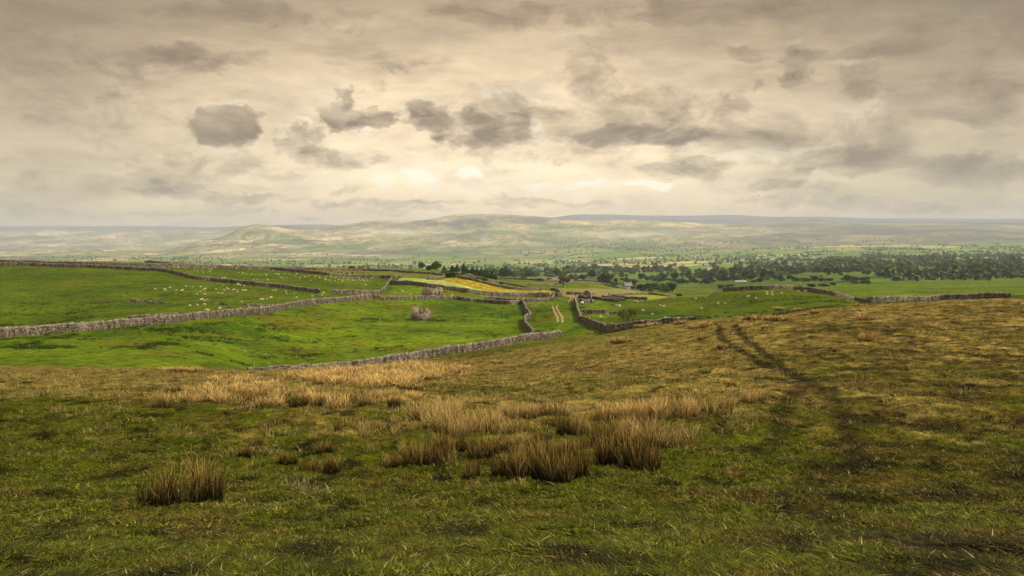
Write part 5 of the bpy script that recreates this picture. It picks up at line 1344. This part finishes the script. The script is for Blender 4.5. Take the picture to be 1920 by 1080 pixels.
# big slow and streaky variation
n1 = noise(nt, mapping(nt, P0, (9, 38, 1)), 1.0, 8, .62, .3)
n2 = noise(nt, mapping(nt, P0, (45, 80, 1)), 1.0, 6, .6)
ramp = N(nt, 'ShaderNodeValToRGB')
nt.links.new(rng_(nt, el, 0, .34, 0, 1), ramp.inputs[0])
def s2l(c):
    c = (c[0], c[1] * .985, c[2]); return tuple((v / 255 / 12.92 if v / 255 <= .04045 else ((v / 255 + .055) / 1.055) ** 2.4) for v in c)
stops = [(0, (272, 240, 180)), (.09, (268, 238, 182)), (.19, (262, 240, 192)), (.32, (252, 229, 186)), (.45, (230, 207, 166)), (.58, (198, 177, 141)), (.75, (160, 141, 112)), (1, (140, 125, 104))]
e = ramp.color_ramp.elements
e[0].position = stops[0][0]; e[0].color = (*s2l(stops[0][1]), 1); e[1].position = 1; e[1].color = (*s2l(stops[-1][1]), 1)
for p_, c_ in stops[1:-1]: k_ = e.new(p_); k_.color = (*s2l(c_), 1)
side = rng_(nt, math_(nt, 'ABSOLUTE', math_(nt, 'SUBTRACT', az, -.03)), .10, .42, 1.04, .52)
f = math_(nt, 'MULTIPLY', side, rng_(nt, n1, .3, .7, .78, 1.22))
f = math_(nt, 'MULTIPLY', f, rng_(nt, n2, .3, .7, .96, 1.04))
base = scalec(nt, ramp.outputs[0], f)
nf = noise(nt, mapping(nt, P0, (13, 21, 1)), 1.0, 13, .66, .5)
edge = N(nt, 'ShaderNodeMapRange', interpolation_type='SMOOTHSTEP')
nt.links.new(math_(nt, 'ADD', math_(nt, 'MULTIPLY', D, 1.35), rng_(nt, nf, .25, .75, -.58, .48)), edge.inputs[0])
edge.inputs[1].default_value = .06; edge.inputs[2].default_value = .34; edge.inputs[3].default_value = 0; edge.inputs[4].default_value = 1
E = edge.outputs[0]
FLD = math_(nt, 'ADD', math_(nt, 'MULTIPLY', D, 1.35), rng_(nt, nf, .25, .75, -.58, .48))
def ss(v, a, b):
    n_ = N(nt, 'ShaderNodeMapRange', interpolation_type='SMOOTHSTEP'); nt.links.new(v, n_.inputs[0]); n_.inputs[1].default_value = a; n_.inputs[2].default_value = b
    return n_.outputs[0]
nlin = noise(nt, mapping(nt, P0, (11, 16, 1)), 1.0, 5, .6)
LINING = math_(nt, 'MULTIPLY', math_(nt, 'MULTIPLY', ss(FLD, -.42, .05), math_(nt, 'SUBTRACT', 1.0, ss(FLD, .05, .22))), ss(D, .03, .16))
LINING = math_(nt, 'MULTIPLY', LINING, math_(nt, 'MULTIPLY', ss(nlin, .46, .62), math_(nt, 'MULTIPLY', ss(math_(nt, 'SUBTRACT', .34, math_(nt, 'ABSOLUTE', az)), 0, .2), ss(math_(nt, 'SUBTRACT', .19, el), 0, .06))))
Dn = math_(nt, 'ADD', math_(nt, 'MULTIPLY', E, math_(nt, 'ADD', math_(nt, 'MULTIPLY', ss(FLD, .05, .95), .52), .17)), math_(nt, 'MULTIPLY', DC, .55))
Dn = math_(nt, 'ADD', Dn, math_(nt, 'MULTIPLY', D, .14))
# broken layers everywhere: rolls that flatten towards the horizon
nl = noise(nt, mapping(nt, P0, (8, 30, 1)), 1.0, 10, .6, .5)
lay = N(nt, 'ShaderNodeMapRange', interpolation_type='SMOOTHSTEP'); nt.links.new(nl, lay.inputs[0])
lay.inputs[1].default_value = .46; lay.inputs[2].default_value = .60; lay.inputs[3].default_value = 0; lay.inputs[4].default_value = .26
Dn = math_(nt, 'ADD', Dn, math_(nt, 'MULTIPLY', lay.outputs[0], rng_(nt, nf, .3, .7, .4, 1.3)))
Dn = math_(nt, 'MULTIPLY', Dn, rng_(nt, nf, .3, .7, .85, 1.12))
base = mixc(nt, math_(nt, 'MULTIPLY', RB, .8, True), base, (1.0, .93, .76))
base = mixc(nt, math_(nt, 'MULTIPLY', LINING, .55, True), base, (1.02, .92, .72))
base = mixc(nt, math_(nt, 'MULTIPLY', Dn, 1.0, True), base, s2l((126, 106, 84)))
base = mixc(nt, math_(nt, 'MULTIPLY', B, rng_(nt, nf, .35, .6, 1.5, .25), True), base, (1.12, 1.03, .82))
# behind the camera and overhead: even pale overcast over the physical sky
n3 = noise(nt, mapping(nt, tc.outputs['Generated'], (3, 3, 8)), 1.0, 6, .6)
over = mixc(nt, rng_(nt, n3, .3, .7, 0, 1), (.36, .30, .20), (.75, .64, .45))
nsky = scalec(nt, sky.outputs[0], .10)
over = mixc(nt, .25, over, nsky)
wv = rng_(nt, el, .26, .42, 0, 1)
wb = rng_(nt, math_(nt, 'ABSOLUTE', az), .75, 1.1, 0, 1)
colr = mixc(nt, math_(nt, 'MAXIMUM', wv, wb), base, over)
nt.links.new(colr, bg.inputs[0]); bg.inputs[1].default_value = 1.22

cam = bpy.data.cameras.new('camera'); cam.sensor_width = 36; cam.lens = F / 1920 * 36; cam.clip_start = .1; cam.clip_end = 60000
co = bpy.data.objects.new('camera', cam); C.objects.link(co); co.location = (0, 0, CAMZ); co.rotation_euler = (math.pi / 2 - PITCH, 0, 0)
sc = bpy.context.scene; sc.camera = co
sc.view_settings.view_transform = 'Standard'; sc.view_settings.look = 'None'; sc.view_settings.exposure = 0; sc.view_settings.gamma = 1
sc.render.engine = 'CYCLES'
cy = sc.cycles; cy.max_bounces = 5; cy.diffuse_bounces = 2; cy.glossy_bounces = 1; cy.transmission_bounces = 1; cy.volume_bounces = 1; cy.transparent_max_bounces = 4
cy.use_denoising = True; cy.use_adaptive_sampling = True; cy.adaptive_threshold = .02
